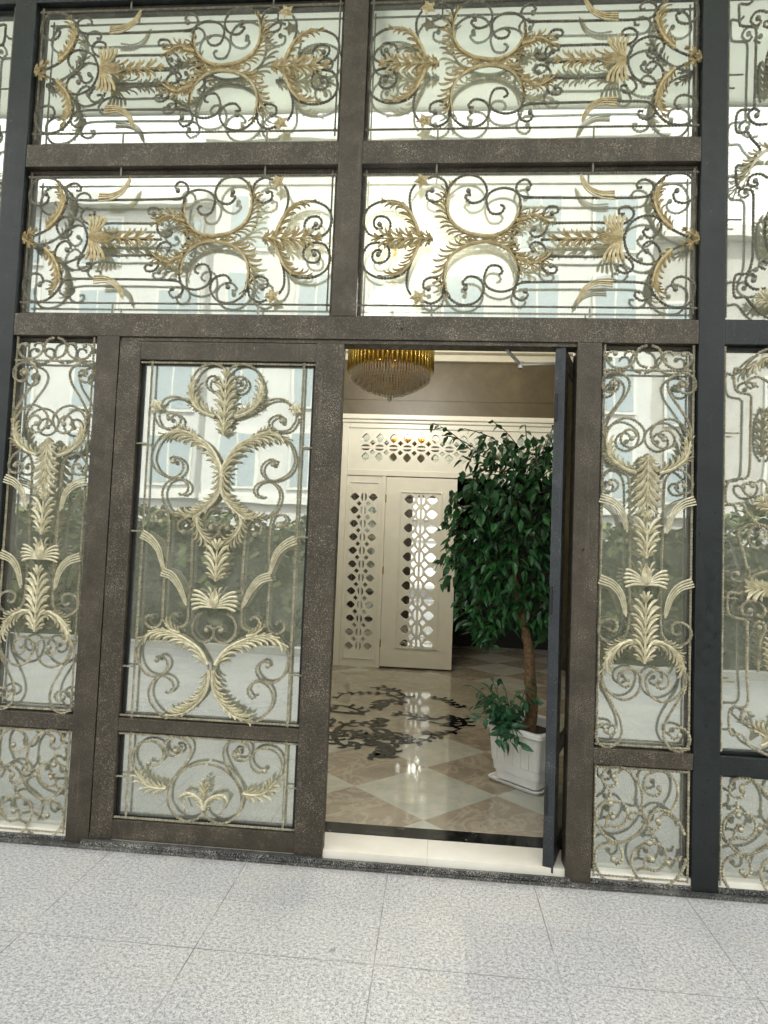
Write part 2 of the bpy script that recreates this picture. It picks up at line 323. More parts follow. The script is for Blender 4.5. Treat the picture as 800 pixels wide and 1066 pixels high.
DATA = {'door_upper':[('c',[(0.4892,2.2449),(0.5029,2.258),(0.4791,2.2704),(0.4545,2.2585),(0.4473,2.232),(0.4626,2.2038),(0.492,2.1923),(0.526,2.2029),(0.5493,2.2375),(0.551,2.2731),(0.5349,2.3049),(0.5051,2.3237),(0.4613,2.3301),(0.4084,2.3063),(0.3732,2.2484),(0.3645,2.184),(0.3919,2.124),(0.4386,2.0895),(0.4975,2.0674),(0.5316,2.035),(0.5485,1.986)]),('r',[(0.4313,2.0915),(0.3788,2.1237),(0.3373,2.1527),(0.2894,2.1639),(0.2462,2.1544),(0.2259,2.1275)]),('c',[(0.2666,2.0557),(0.257,2.0711),(0.2781,2.0837),(0.3115,2.0724),(0.3288,2.0479),(0.3124,2.0191),(0.2696,2.0059),(0.2253,2.0169),(0.1998,2.052),(0.1923,2.0803)]),('f',[(0.201,2.1163)],0.034),('a',[(0.4975,2.0674),(0.4386,2.0895),(0.3933,2.124),(0.3662,2.1804),(0.3723,2.2377)],-1,0.05,7),('a',[(0.4386,2.0895),(0.3933,2.124),(0.3686,2.1769)],1,0.022,3),('p',[(0.5491,1.9754),(0.5507,2.039),(0.553,2.1027),(0.5496,2.1664),(0.5448,2.2552)],0.062,7),('c',[(0.2994,1.8451),(0.2854,1.861),(0.314,1.8682),(0.348,1.8416),(0.3524,1.8044),(0.3232,1.7718),(0.2764,1.7682),(0.2239,1.797),(0.1958,1.8422),(0.1946,1.8847),(0.2154,1.9385),(0.2532,1.9764),(0.3139,1.9928),(0.3725,1.9815),(0.4316,1.9569),(0.4842,1.9173),(0.5231,1.8621),(0.5454,1.8066),(0.5536,1.7599),(0.5517,1.7205),(0.5387,1.6851),(0.5085,1.6492),(0.4744,1.6201),(0.4402,1.5924),(0.4052,1.5772),(0.3695,1.5745),(0.3256,1.587),(0.2805,1.619),(0.2594,1.6689),(0.258,1.704),(0.2768,1.7412),(0.3154,1.7621),(0.3554,1.7563),(0.3821,1.7305),(0.3809,1.701),(0.3561,1.6826),(0.3375,1.6911)]),('a',[(0.553,1.7718),(0.5393,1.8275),(0.5072,1.8898),(0.4689,1.9345),(0.4167,1.9664),(0.365,1.9863),(0.3136,1.9978),(0.2603,1.9787)],1,0.06,10),('a',[(0.5439,1.8112),(0.5488,1.7483),(0.5383,1.6921),(0.5053,1.6421),(0.4679,1.6094),(0.4194,1.5798),(0.3617,1.5847)],-1,0.056,10),('a',[(0.3869,1.9819),(0.3353,1.9983),(0.313,2.0084)],-1,0.03,3),('r',[(0.4664,1.571),(0.4759,1.5937),(0.5031,1.6176),(0.5431,1.6295)]),('a',[(0.4394,1.5805),(0.4434,1.5354),(0.4711,1.4877),(0.516,1.4492)],0,0.036,5),('c',[(0.508,1.5294),(0.4997,1.5249),(0.5073,1.5426),(0.53,1.5441),(0.5453,1.5252),(0.5383,1.4972),(0.5112,1.4719)]),('r',[(0.5481,1.5114),(0.553,1.4216)]),('c',[(0.2557,1.5495),(0.2278,1.5569),(0.2197,1.5832),(0.2416,1.6036),(0.278,1.5993),(0.2952,1.5649),(0.2989,1.4533),(0.2942,1.3279),(0.2897,1.2629),(0.2901,1.1592),(0.2896,1.0834),(0.2738,1.0496),(0.2386,1.0382),(0.2108,1.0589),(0.2105,1.0879),(0.2351,1.0959),(0.2467,1.0827)]),('c',[(0.3722,1.5035),(0.3457,1.5143),(0.3437,1.5492),(0.3735,1.5677),(0.4066,1.5535),(0.4175,1.5135),(0.4194,1.4301),(0.4242,1.2456),(0.4181,1.2685),(0.4155,1.165),(0.4163,1.0895),(0.3984,1.0543),(0.3631,1.0491),(0.332,1.0682),(0.3316,1.0992),(0.3558,1.1127),(0.3709,1.0976)]),('w',[(0.1691,1.4867),(0.2177,1.4606),(0.2565,1.4168),(0.2756,1.3618),(0.2904,1.3069)]),('w',[(0.2797,1.3097),(0.331,1.291),(0.3695,1.2457),(0.3936,1.1984),(0.4129,1.1477)]),('p',[(0.5472,1.2741),(0.5484,1.3293),(0.5492,1.4191)],0.075,3),('b',[(0.5456,1.147),(0.5436,1.274)],0.115),('c',[(0.5127,1.0394),(0.5031,1.0471),(0.5223,1.0583),(0.5458,1.041),(0.5428,1.0067),(0.5123,0.9834),(0.4766,0.9898),(0.4464,1.0224),(0.4405,1.0632),(0.4575,1.1017),(0.4869,1.1203)]),('c',[(0.2765,0.886),(0.2721,0.8994),(0.3002,0.9064),(0.3281,0.8819),(0.3272,0.8477),(0.2985,0.8155),(0.2597,0.8086),(0.2194,0.8248),(0.1879,0.871),(0.182,0.9428),(0.2157,1.0029),(0.2676,1.033),(0.3468,1.0232),(0.4191,1.0028),(0.4784,0.958),(0.5248,0.8856),(0.5391,0.8185),(0.5284,0.757),(0.4862,0.6937),(0.4394,0.6504),(0.3705,0.6193),(0.3132,0.6294),(0.2604,0.6806),(0.245,0.7341),(0.2613,0.7827),(0.3059,0.8111),(0.3494,0.7978),(0.3677,0.7648),(0.3482,0.7332),(0.328,0.7388)]),('a',[(0.5287,0.879),(0.4936,0.9383),(0.4491,0.9756),(0.3832,1.0092),(0.318,1.0266),(0.2607,1.0278),(0.2161,0.9961)],1,0.06,10),('a',[(0.5372,0.8523),(0.5371,0.7913),(0.5159,0.7292),(0.473,0.6794),(0.4255,0.6462),(0.3698,0.6314)],-1,0.056,10),('a',[(0.3825,1.0215),(0.3389,1.0365),(0.3086,1.0659)],-1,0.03,3)],'door_lower':[('c',[(0.2656,0.4001),(0.291,0.391),(0.3251,0.412),(0.3347,0.453),(0.3097,0.4918),(0.2593,0.5035),(0.2106,0.4856),(0.1848,0.4434),(0.1877,0.3964),(0.2154,0.3511)]),('c',[(0.3947,0.4649),(0.3865,0.4832),(0.4125,0.4848),(0.4211,0.4585),(0.3905,0.4398),(0.351,0.4507),(0.3395,0.4903),(0.3631,0.5208),(0.4064,0.5295),(0.4496,0.5141),(0.4673,0.4749),(0.4546,0.4272),(0.4156,0.371),(0.3765,0.3182),(0.3608,0.2871)]),('a',[(0.3604,0.2924),(0.3077,0.2902),(0.2572,0.3068),(0.2054,0.3639)],0,0.034,6),('r',[(0.5393,0.4159),(0.4771,0.4018),(0.4228,0.3682),(0.3835,0.3187),(0.3694,0.261),(0.376,0.2081),(0.4137,0.1642),(0.4638,0.1445),(0.5186,0.1617),(0.5478,0.2003)]),('a',[(0.544,0.2066),(0.5314,0.2456),(0.4986,0.2699),(0.4562,0.2769),(0.4366,0.2523),(0.4569,0.2038)],1,0.026,5),('p',[(0.548,0.26),(0.5441,0.3296)],0.03,3)],'transom':[('c',[(1.263,3.7552),(1.2781,3.7769),(1.2462,3.7743),(1.2347,3.7414),(1.2538,3.7167),(1.2962,3.7214),(1.3182,3.7563),(1.3038,3.7985),(1.2606,3.8159),(1.211,3.8004),(1.1856,3.7423),(1.2019,3.6813),(1.2567,3.6451),(1.3259,3.6407),(1.3833,3.6616),(1.4205,3.7125),(1.4454,3.7812),(1.4775,3.8278),(1.5246,3.8366)]),('p',[(1.5246,3.8366),(1.4456,3.8351),(1.3716,3.8323),(1.2759,3.8322)],0.062,6),('a',[(1.462,3.8193),(1.4401,3.7538),(1.4034,3.6887),(1.3571,3.6544),(1.2938,3.6467)],-1,0.045,6),('r',[(1.436,3.7517),(1.4095,3.6666),(1.4077,3.601),(1.4294,3.5569)]),('f',[(1.4614,3.5434)],0.036),('c',[(1.5123,3.5884),(1.489,3.5942),(1.493,3.6302),(1.5366,3.6447),(1.5776,3.6091),(1.5765,3.5493),(1.5305,3.5174),(1.4882,3.5288)]),('c',[(1.6866,3.5911),(1.6964,3.6094),(1.6712,3.6163),(1.7034,3.6505),(1.7558,3.6355),(1.775,3.5842),(1.7385,3.5253),(1.6662,3.5133),(1.6023,3.5576),(1.5821,3.6308),(1.5948,3.7179),(1.637,3.7717),(1.7088,3.8085),(1.7814,3.8178),(1.8545,3.7977),(1.9179,3.7442),(1.9372,3.6789),(1.9218,3.6035),(1.8609,3.5775),(1.7984,3.5947),(1.7744,3.6384),(1.7954,3.6978),(1.8418,3.7023),(1.8602,3.6727),(1.8399,3.659)]),('a',[(1.7503,3.8152),(1.6882,3.8013),(1.6269,3.761),(1.5952,3.707),(1.5869,3.6417),(1.6017,3.5761)],-1,0.052,8),('a',[(1.7502,3.8174),(1.8126,3.8138),(1.8756,3.7831),(1.9131,3.7335),(1.928,3.679)],1,0.045,8),('r',[(1.9298,3.8744),(1.903,3.8369),(1.9024,3.7825),(1.9334,3.7417)]),('a',[(1.918,3.7421),(1.9698,3.7269),(1.9769,3.7151),(2.0201,3.7177),(2.0786,3.753)],0,0.034,6),('c',[(2.0022,3.7797),(1.9856,3.795),(2.0045,3.8175),(2.0415,3.8086),(2.0641,3.7705),(2.052,3.7365)]),('c',[(2.0852,3.7039),(2.1133,3.6954),(2.1053,3.6706),(2.0644,3.6736),(2.0451,3.7104),(2.0712,3.7463),(2.1701,3.7489),(2.309,3.7483),(2.3938,3.7579),(2.4472,3.7365),(2.4637,3.6978),(2.4357,3.6702),(2.3974,3.681),(2.3969,3.707),(2.4213,3.7054)]),('r',[(2.0335,3.8271),(2.2219,3.8275),(2.4244,3.8229)]),('p',[(2.2754,3.8263),(2.2004,3.828),(2.1144,3.831)],0.055,4),('b',[(2.4085,3.8244),(2.2219,3.8275)],0.12),('c',[(1.9686,3.5812),(1.9824,3.5616),(1.9596,3.5361),(1.9254,3.5495),(1.9141,3.5842),(1.9369,3.6162),(1.993,3.626),(1.9577,3.6242),(2.2263,3.6276),(2.4913,3.6264),(2.5443,3.5997),(2.5471,3.5583),(2.5086,3.5398),(2.4789,3.5559),(2.4764,3.5784),(2.4974,3.5781)]),('w',[(2.37,3.6206),(2.3011,3.6184),(2.2432,3.5855),(2.2075,3.515)]),('c',[(2.5256,3.7755),(2.5075,3.7894),(2.5176,3.8118),(2.5427,3.8225),(2.5747,3.7993),(2.5879,3.7595),(2.5716,3.7261),(2.5214,3.7136),(2.4576,3.7431),(2.4269,3.8025),(2.4243,3.8275)]),('c',[(2.6573,3.5956),(2.6414,3.6127),(2.6556,3.646),(2.7003,3.653),(2.7424,3.6165),(2.7329,3.5498),(2.6919,3.5115),(2.6189,3.5181),(2.5659,3.5636),(2.544,3.6199),(2.5637,3.6982),(2.6048,3.7536),(2.6566,3.7918),(2.7189,3.8186),(2.7584,3.8256)]),('a',[(2.6358,3.781),(2.5894,3.7314),(2.562,3.6757),(2.5545,3.6197),(2.5816,3.5633)],1,0.045,8),('a',[(2.6358,3.781),(2.5894,3.7314),(2.562,3.6757),(2.5545,3.6197)],-1,0.022,4),('p',[(2.7553,3.8268),(2.6983,3.7966)],0.03,2)],'side_upper':[('r',[(2.5355,2.4517),(2.5005,2.4349),(2.4871,2.3979),(2.5018,2.3599),(2.5373,2.3451)]),('c',[(2.3914,2.4112),(2.3827,2.4199),(2.3594,2.4107),(2.3529,2.3848),(2.3748,2.3519),(2.414,2.3415),(2.4561,2.3533),(2.4816,2.3868),(2.4726,2.4176),(2.4443,2.4194),(2.434,2.4008)]),('c',[(2.3942,2.2677),(2.3803,2.2564),(2.3714,2.2746),(2.3938,2.2897),(2.4118,2.2717),(2.4018,2.2385),(2.3702,2.2268),(2.3394,2.2446),(2.3337,2.2812),(2.3544,2.311),(2.3931,2.3228),(2.4358,2.3088),(2.459,2.2726),(2.4459,2.221),(2.4034,2.1579),(2.3692,2.1023),(2.3526,2.0508),(2.3574,1.9927)]),('c',[(2.473,2.0139),(2.4937,2.0289),(2.4757,2.0539),(2.4442,2.0495),(2.4238,2.0162),(2.4349,1.9838),(2.4773,1.9704),(2.5188,1.9969),(2.5298,2.048),(2.4961,2.0908),(2.4466,2.1078),(2.3977,2.0884),(2.3634,2.0438),(2.354,1.9853),(2.3726,1.9349),(2.4156,1.8926),(2.4653,1.8616),(2.5073,1.8578),(2.529,1.8887),(2.5215,1.921),(2.5441,1.9433)]),('a',[(2.4933,1.8552),(2.4441,1.8718),(2.3979,1.903),(2.3689,1.9457),(2.3571,2.0072)],-1,0.045,7),('a',[(2.4157,1.889),(2.3799,1.9206),(2.3618,1.9491)],1,0.022,3),('c',[(2.3788,1.8021),(2.375,1.8165),(2.3995,1.8187),(2.4175,1.7962),(2.397,1.7681),(2.3584,1.7704),(2.3423,1.8024),(2.3535,1.839),(2.3915,1.8727),(2.4301,1.8688),(2.4551,1.8421),(2.4664,1.7991),(2.47,1.6842),(2.4733,1.5055),(2.4758,1.2926),(2.4757,1.1867),(2.4746,1.1704),(2.4652,1.1207),(2.4314,1.0852),(2.39,1.0761),(2.3514,1.0995),(2.3388,1.1355),(2.3589,1.1704),(2.3948,1.1806),(2.4228,1.1665),(2.418,1.1338),(2.3994,1.1279),(2.3853,1.1392)]),('p',[(2.5457,1.935),(2.5466,1.8809),(2.5478,1.8089),(2.5497,1.6977)],0.072,7),('w',[(2.3345,1.7357),(2.3911,1.7138),(2.434,1.665),(2.458,1.5763)]),('w',[(2.3389,1.3632),(2.3986,1.3388),(2.4378,1.2873),(2.4604,1.193)]),('p',[(2.5468,1.4658),(2.5475,1.544),(2.5474,1.6297)],0.07,4),('b',[(2.5454,1.3417),(2.5472,1.48)],0.1),('p',[(2.5446,0.9916),(2.5436,1.0475),(2.5432,1.1526),(2.5413,1.2616)],0.068,7),('r',[(2.5156,1.0041),(2.5391,1.0333),(2.5245,1.0801),(2.4865,1.0901),(2.4386,1.0701),(2.3908,1.0396)]),('a',[(2.5141,1.0845),(2.4727,1.0894),(2.4248,1.0659),(2.3841,1.0252),(2.3661,0.9611)],1,0.05,8),('a',[(2.4727,1.0894),(2.4248,1.0659),(2.3841,1.0252)],-1,0.028,4),('c',[(2.4725,0.9165),(2.4914,0.8981),(2.4663,0.8806),(2.4364,0.8985),(2.4377,0.937),(2.4682,0.9596),(2.5026,0.9601),(2.5306,0.9316),(2.5326,0.8934),(2.5115,0.847),(2.4605,0.8232),(2.4051,0.8444),(2.3696,0.8913),(2.3564,0.9605)]),('r',[(2.3564,0.9605),(2.3664,0.8771),(2.4058,0.8096),(2.4415,0.7422),(2.4541,0.6944)]),('c',[(2.3843,0.6798),(2.4053,0.6623),(2.4268,0.6824),(2.4168,0.706),(2.3836,0.7123),(2.3529,0.6987),(2.3378,0.663),(2.3545,0.6225),(2.3961,0.6078),(2.4333,0.6309),(2.4518,0.6666),(2.454,0.6979)])],'side_lower':[('c',[(2.426,0.4703),(2.4358,0.4519),(2.4077,0.4361),(2.3757,0.4542),(2.3737,0.4922),(2.4123,0.5234),(2.4628,0.5216),(2.5139,0.4825),(2.543,0.4339),(2.5484,0.3775),(2.5383,0.3485)]),('c',[(2.4226,0.4796),(2.4192,0.4921),(2.4411,0.5018),(2.4642,0.516)]),('c',[(2.6211,0.4424),(2.6276,0.4239),(2.6029,0.4096),(2.5715,0.4169),(2.5541,0.4473),(2.5609,0.4857),(2.5949,0.5132),(2.6386,0.5174),(2.6776,0.4935),(2.7,0.4509),(2.6965,0.3941),(2.6712,0.3441)]),('c',[(2.4199,0.3023),(2.4322,0.3158),(2.4101,0.3205),(2.3992,0.2976),(2.3922,0.2687)]),('c',[(2.4092,0.3615),(2.45,0.3719),(2.482,0.3414),(2.4809,0.2972),(2.4502,0.2635),(2.4049,0.2653),(2.3706,0.2483)]),('r',[(2.4049,0.4213),(2.4037,0.3864),(2.359,0.3453),(2.3461,0.3001),(2.3642,0.251),(2.4061,0.2037),(2.4565,0.1968),(2.5124,0.221),(2.5553,0.2711),(2.5794,0.3168),(2.6164,0.3446),(2.66,0.3414),(2.704,0.307),(2.7326,0.2497)]),('c',[(2.4995,0.3098),(2.5029,0.3302),(2.5386,0.3277),(2.5537,0.359)]),('r',[(2.5445,0.3489),(2.5575,0.3247),(2.5767,0.2978)]),('c',[(2.6203,0.2947),(2.6268,0.2763),(2.6053,0.2623),(2.5801,0.2761),(2.5703,0.3067)]),('c',[(2.6171,0.3007),(2.6323,0.3219),(2.6571,0.3318),(2.6947,0.3063)]),('r',[(2.5742,0.26),(2.5981,0.243),(2.5874,0.214),(2.5504,0.1925),(2.5166,0.1618),(2.5069,0.1111),(2.531,0.0537),(2.5845,0.0175),(2.6464,0.0193),(2.7014,0.0578),(2.7315,0.1097),(2.7384,0.1475)]),('c',[(2.5814,0.2011),(2.6312,0.1954),(2.6548,0.1598),(2.648,0.1157),(2.6144,0.0839),(2.5646,0.0937),(2.5275,0.0783)]),('c',[(2.5963,0.1304),(2.5855,0.1433),(2.5652,0.1293),(2.5645,0.0968)]),('c',[(2.6646,0.1232),(2.6755,0.1427),(2.7065,0.137),(2.7172,0.1595)]),('c',[(2.4266,0.1205),(2.4396,0.1009),(2.4643,0.1172),(2.4635,0.1578),(2.4443,0.1814),(2.4064,0.1911),(2.3689,0.1758),(2.3477,0.1365),(2.3553,0.0743),(2.3972,0.0276),(2.4538,0.0152),(2.5157,0.0431)])],'outer_mid':[('r',[(3.0728,2.4424),(3.0325,2.4209),(2.9883,2.3783),(2.9639,2.3413),(2.9267,2.3485),(2.9265,2.2674),(2.9451,2.2391),(2.9946,2.2271),(2.9999,2.1856),(2.9985,2.0612),(2.9972,1.9239),(2.9943,1.8767),(2.9793,1.8452),(2.9232,1.8371),(2.8969,1.8095),(2.8977,1.7295),(2.9651,1.7291),(2.9858,1.69),(3.0268,1.6427)]),('c',[(3.0129,2.2743),(3.0042,2.2585),(2.9794,2.2685),(2.9841,2.2946),(3.0284,2.3111),(3.0739,2.2885)]),('c',[(3.0102,1.8131),(2.9744,1.82),(2.9686,1.7905),(3.0004,1.7622),(3.0512,1.7708),(3.0737,1.8098),(3.0506,1.841),(3.0304,1.8287)]),('c',[(3.0476,1.5758),(3.0678,1.5871),(3.0574,1.6184),(3.0219,1.6277),(2.9942,1.6002),(2.9972,1.5527),(3.0277,1.5302),(3.0681,1.5449)]),('r',[(3.0725,1.6295),(3.0269,1.6395),(2.9813,1.6262),(2.9486,1.5932),(2.9618,1.5408),(2.9828,1.4625),(2.9985,1.4053)]),('c',[(2.9449,1.4119),(2.9298,1.4179),(2.9192,1.3974),(2.9387,1.3782),(2.973,1.3819),(2.9963,1.4052),(2.9938,1.4451)]),('r',[(3.0798,1.4309),(3.0156,1.4015),(2.9861,1.3559),(2.9607,1.3228),(2.9093,1.3214),(2.9124,1.2284),(2.9832,1.2053),(2.9912,1.1704),(2.9916,0.9746),(2.994,0.8324),(2.9233,0.8089),(2.9244,0.7024),(2.9716,0.7005),(3.0097,0.6499),(3.0896,0.6147)]),('c',[(3.0041,1.2504),(3.0085,1.2286),(2.9744,1.2314),(2.9689,1.2665),(2.9952,1.2898),(3.0379,1.2874),(3.0688,1.2535),(3.0512,1.224),(3.0319,1.2341)]),('c',[(3.043,1.1773),(3.0218,1.1763),(3.0343,1.1989),(3.0599,1.1958),(3.0686,1.1654),(3.0478,1.1117),(3.0404,0.9773)]),('c',[(3.0084,0.7945),(2.9801,0.8045),(2.969,0.7728),(3.0089,0.7443),(3.0698,0.7673)]),('r',[(3.0859,2.1875),(3.0593,2.1351),(3.051,2.0625),(3.0555,1.9853),(3.0853,1.9347)]),('p',[(3.1024,1.6941),(3.0769,1.7197),(3.0515,1.7347)],0.05,4),('p',[(3.0884,1.3604),(3.0587,1.3524),(3.0203,1.3485)],0.06,4),('a',[(3.1164,2.4013),(3.0671,2.411),(3.018,2.3736),(2.9738,2.3467)],1,0.04,6),('a',[(3.1407,0.6582),(3.0844,0.6931),(3.0184,0.7275)],-1,0.04,6),('p',[(3.0997,1.9608),(3.1015,2.0638),(3.0984,2.1567)],0.05,6),('p',[(3.0995,0.9831),(3.0969,1.0528),(3.0902,1.1138)],0.05,6)],'outer_top':[('r',[(2.9928,4.1129),(2.9705,4.094),(2.9336,4.0965),(2.9293,4.0731),(2.9331,4.002),(2.949,3.9869),(2.9939,3.9823),(3.0084,3.9585),(3.0064,3.8225),(3.0035,3.6292),(2.9982,3.5808),(2.9483,3.5782),(2.924,3.5531),(2.9248,3.4728),(2.9716,3.4683),(2.9941,3.4345),(3.0299,3.3863),(3.0037,3.3485),(2.9797,3.301),(2.9264,3.3072),(2.9272,3.2205),(2.9474,3.1976),(2.9962,3.1859),(3.002,3.1205),(3.002,3.0598),(3.002,2.9416),(2.9982,2.8533),(2.9757,2.7945),(2.9253,2.7835),(2.9226,2.6857),(2.9699,2.6822),(3.0092,2.6339),(3.0551,2.5956),(3.0871,2.579)]),('c',[(3.0151,4.0242),(3.0286,4.0067),(3.0073,3.9854),(2.9838,4.0104),(2.9978,4.0467),(3.0246,4.0605),(3.0609,4.0522)]),('c',[(3.0697,4.0105),(3.0474,4.0062),(3.0453,3.9843),(3.07,3.9764)]),('c',[(3.0131,3.5493),(3.024,3.5683),(3.0017,3.5831),(2.9774,3.5643),(2.9821,3.5306),(3.0157,3.5061),(3.06,3.5078)]),('c',[(3.009,3.2342),(3.0224,3.2199),(2.996,3.2058),(2.9759,3.2249),(2.9911,3.2581),(3.0309,3.2673),(3.0667,3.248)]),('c',[(3.0058,2.7629),(3.0172,2.7752),(2.9987,2.7922),(2.9759,2.7798),(2.9738,2.7505),(3.0085,2.7215),(3.0587,2.7243)]),('c',[(3.0578,2.8535),(3.0349,2.8485),(3.0305,2.829),(3.058,2.8144)]),('r',[(3.0706,3.8792),(3.0568,3.8213),(3.0584,3.7246),(3.0721,3.6761)]),('r',[(3.0879,3.1187),(3.0608,3.0596),(3.0544,2.9908),(3.0642,2.9172),(3.0896,2.8732)]),('p',[(3.1093,2.6494),(3.0728,2.6636),(3.0408,2.6731)],0.05,4),('p',[(3.0897,3.6951),(3.0892,3.7723),(3.0864,3.8594)],0.05,6),('p',[(3.0894,2.9025),(3.0888,2.9908),(3.0882,3.0793)],0.05,6),('a',[(3.0918,3.3809),(3.0477,3.3718),(2.9951,3.3104),(2.9561,3.2156)],-1,0.04,7)],'inlay':[(0.035,[(1.118,2.203),(0.996,2.21),(0.913,2.121),(0.88,1.864),(0.96,1.627),(1.071,1.603),(1.115,1.641)]),(0.07,[(1.114,1.755),(1.216,1.711),(1.29,1.619),(1.316,1.509),(1.267,1.408),(1.189,1.446)]),(0.016,[(0.836,1.899),(0.981,1.821),(1.109,1.797),(1.301,1.713),(1.492,1.784),(1.588,1.911),(1.602,2.048),(1.557,2.132)]),(0.016,[(1.601,1.958),(1.689,2.031),(1.768,2.123),(1.837,2.219)]),(0.03,[(0.698,2.736),(0.734,2.545),(0.888,2.496),(1.048,2.467)]),(0.03,[(0.718,2.753),(0.858,2.714),(1.041,2.533)]),(0.02,[(0.79,2.307),(0.828,2.238),(0.803,2.105),(0.753,2.045)]),(0.02,[(0.727,2.985),(0.761,3.19),(0.942,3.289),(1.187,3.28),(1.321,3.035),(1.261,2.889)]),(0.08,[(1.067,2.704),(1.134,2.782),(1.204,2.94)]),(0.05,[(1.062,2.904),(1.174,3.031),(1.361,3.012)]),(0.03,[(1.266,2.587),(1.469,2.512),(1.638,2.481),(1.723,2.572),(1.797,2.465),(1.692,2.336),(1.583,2.378)]),(0.018,[(1.573,3.272),(1.701,3.235),(1.806,3.026),(1.908,2.924)]),(0.05,[(0.983,2.002),(1.063,1.874),(1.203,1.861),(1.287,1.942),(1.243,2.061),(1.132,2.059)]),(0.06,[(1.108,2.303),(1.19,2.296),(1.254,2.364)]),(0.05,[(1.121,2.169),(1.189,2.155),(1.252,2.209)]),(0.05,[(1.246,1.793),(1.329,1.845),(1.415,1.873),(1.49,1.868)]),(0.03,[(0.983,3.531),(1.097,3.578),(1.223,3.477),(1.384,3.188)]),(0.03,[(1.723,2.556),(1.835,2.555),(1.869,2.351),(1.772,2.278),(1.665,2.294)])]}
YI = .012        # plane of the ironwork
# ---------------------------------------------------------------- ground and surroundings (behind the camera, seen in the glass)
g = MB(); g.add([(-40,-5.4,0),(40,-5.4,0),(40,.3,0),(-40,.3,0)], [(0,1,2,3)]); struct('pavement', g, MT['granite'])
g = MB(); g.box(-40, 40, -5.55, -5.402, -.3, .09); struct('kerb', g, MT['trim'])
g = MB(); g.add([(-200,-200,-.13),(200,-200,-.13),(200,200,-.13),(-200,200,-.13)], [(0,1,2,3)]); struct('road', g, MT['asphalt'])
g = MB(); g.box(-40, 40, -17.5, -14.2, -.3, .02); struct('far_pavement', g, MT['grey_wall'])

# ---------------------------------------------------------------- ornament generators; T maps panel (x, z) to world (x, z)
def blade(mb, p, ang, L, w, curl, depth=.010, n=6, y0=None, back=.0035, tp=6):
    y0 = YI if y0 is None else y0
    x, z = p; v = []; a = ang; ds = L/(n-1)
    for i in range(n):
        t = i/(n-1); wi = w*(.42+.58*math.sin(math.pi*min(1, t*1.05+.18)))*(1-t**tp)+.0012
        yy = y0-.004-depth*math.sin(math.pi*(.15+.8*t))
        nx, nz = -math.sin(a), math.cos(a)
        v += [(x+nx*wi/2, yy+.002, z+nz*wi/2), (x, yy-.0048*(1-t)-.002, z), (x-nx*wi/2, yy+.002, z-nz*wi/2), (x, yy+back, z)]
        a += curl/(n-1); x += math.cos(a)*ds; z += math.sin(a)*ds
    f = [(0,1,2,3)[::-1]]
    for i in range(n-1):
        for j in range(4):
            k = (j+1) % 4; f.append((4*i+j, 4*i+k, 4*i+4+k, 4*i+4+j))
    f.append(tuple(4*(n-1)+j for j in range(4))); mb.add(v, f)
def lerp(a, b, t): return a+(b-a)*t
def finger(mb, p, ang, L, w, s, turn=1.5, y=0, hook=.9, n=9):
    """acanthus finger: narrow where it leaves the spine, runs beside it, bends out and ends in a broad curled tip"""
    x, z = p; v = []; a = ang; ds = L/(n-1); y0 = YI-.004-y
    for i in range(n):
        t = i/(n-1); wi = w*(.42+.72*t)*math.sqrt(max(.03, 1-max(0, (t-.72)/.28)**2))
        yy = y0-.007*math.sin(math.pi*(.1+.75*t))-.004*t*t
        nx, nz = -math.sin(a), math.cos(a)
        v += [(x+nx*wi/2, yy+.0035, z+nz*wi/2), (x+nx*wi*.12*s, yy-.0045, z+nz*wi*.12*s), (x-nx*wi/2, yy+.0035, z-nz*wi/2), (x, yy+.005, z)]
        a += s*(turn*1.7*t+(hook*3*max(0, t-.7) if hook else 0))/(n-1); x += math.cos(a)*ds; z += math.sin(a)*ds
    f = [(3,2,1,0)]
    for i in range(n-1):
        for j in range(4):
            k = (j+1) % 4; f.append((4*i+j, 4*i+k, 4*i+4+k, 4*i+4+j))
    f.append(tuple(4*(n-1)+j for j in range(4))); mb.add(v, f)
def acanthus(mb, pts, side, L, n):
    c = spline(pts, .004); N_ = len(c)
    mb.tube([(p.x, YI-.009, p.y) for p in c], [lerp(.0095, .0035, i/(N_-1)) for i in range(N_)], 6, 0)
    n = max(4, round(n*.95))
    for s in ((1, -1) if side == 0 else (side,)):
        for k in range(n):
            t = (k-.35)/n; i = max(0, int(t*(N_-1))); q = c[i]; d = (c[min(i+2, N_-1)]-c[max(i-2, 0)]); a = math.atan2(d.y, d.x)
            sz = L*1.45*(.66+.46*math.sin(math.pi*min(1, .15+t*.85)))*random.uniform(.93, 1.07)
            o_ = .005*s; px, pz = q.x-math.sin(a)*o_, q.y+math.cos(a)*o_
            finger(mb, (px, pz), a+s*.20, sz*1.18, sz*.150+.002, s, 1.35, .003)
            finger(mb, (px, pz), a+s*.50, sz*.80, sz*.115+.002, s, 1.35, -.001)
            if side != 0 and k > n*.5: finger(mb, (q.x, q.y), a-s*.05, sz*.50, sz*.13+.002, -s, .7, 0)
    q = c[-1]; d = c[-1]-c[-4]; a = math.atan2(d.y, d.x); s = 1 if side == 0 else side
    for o_ in (-.35, 0, .4): finger(mb, (q.x, q.y), a+o_, L*.7, L*.15, s if o_ >= 0 else -s, .6)
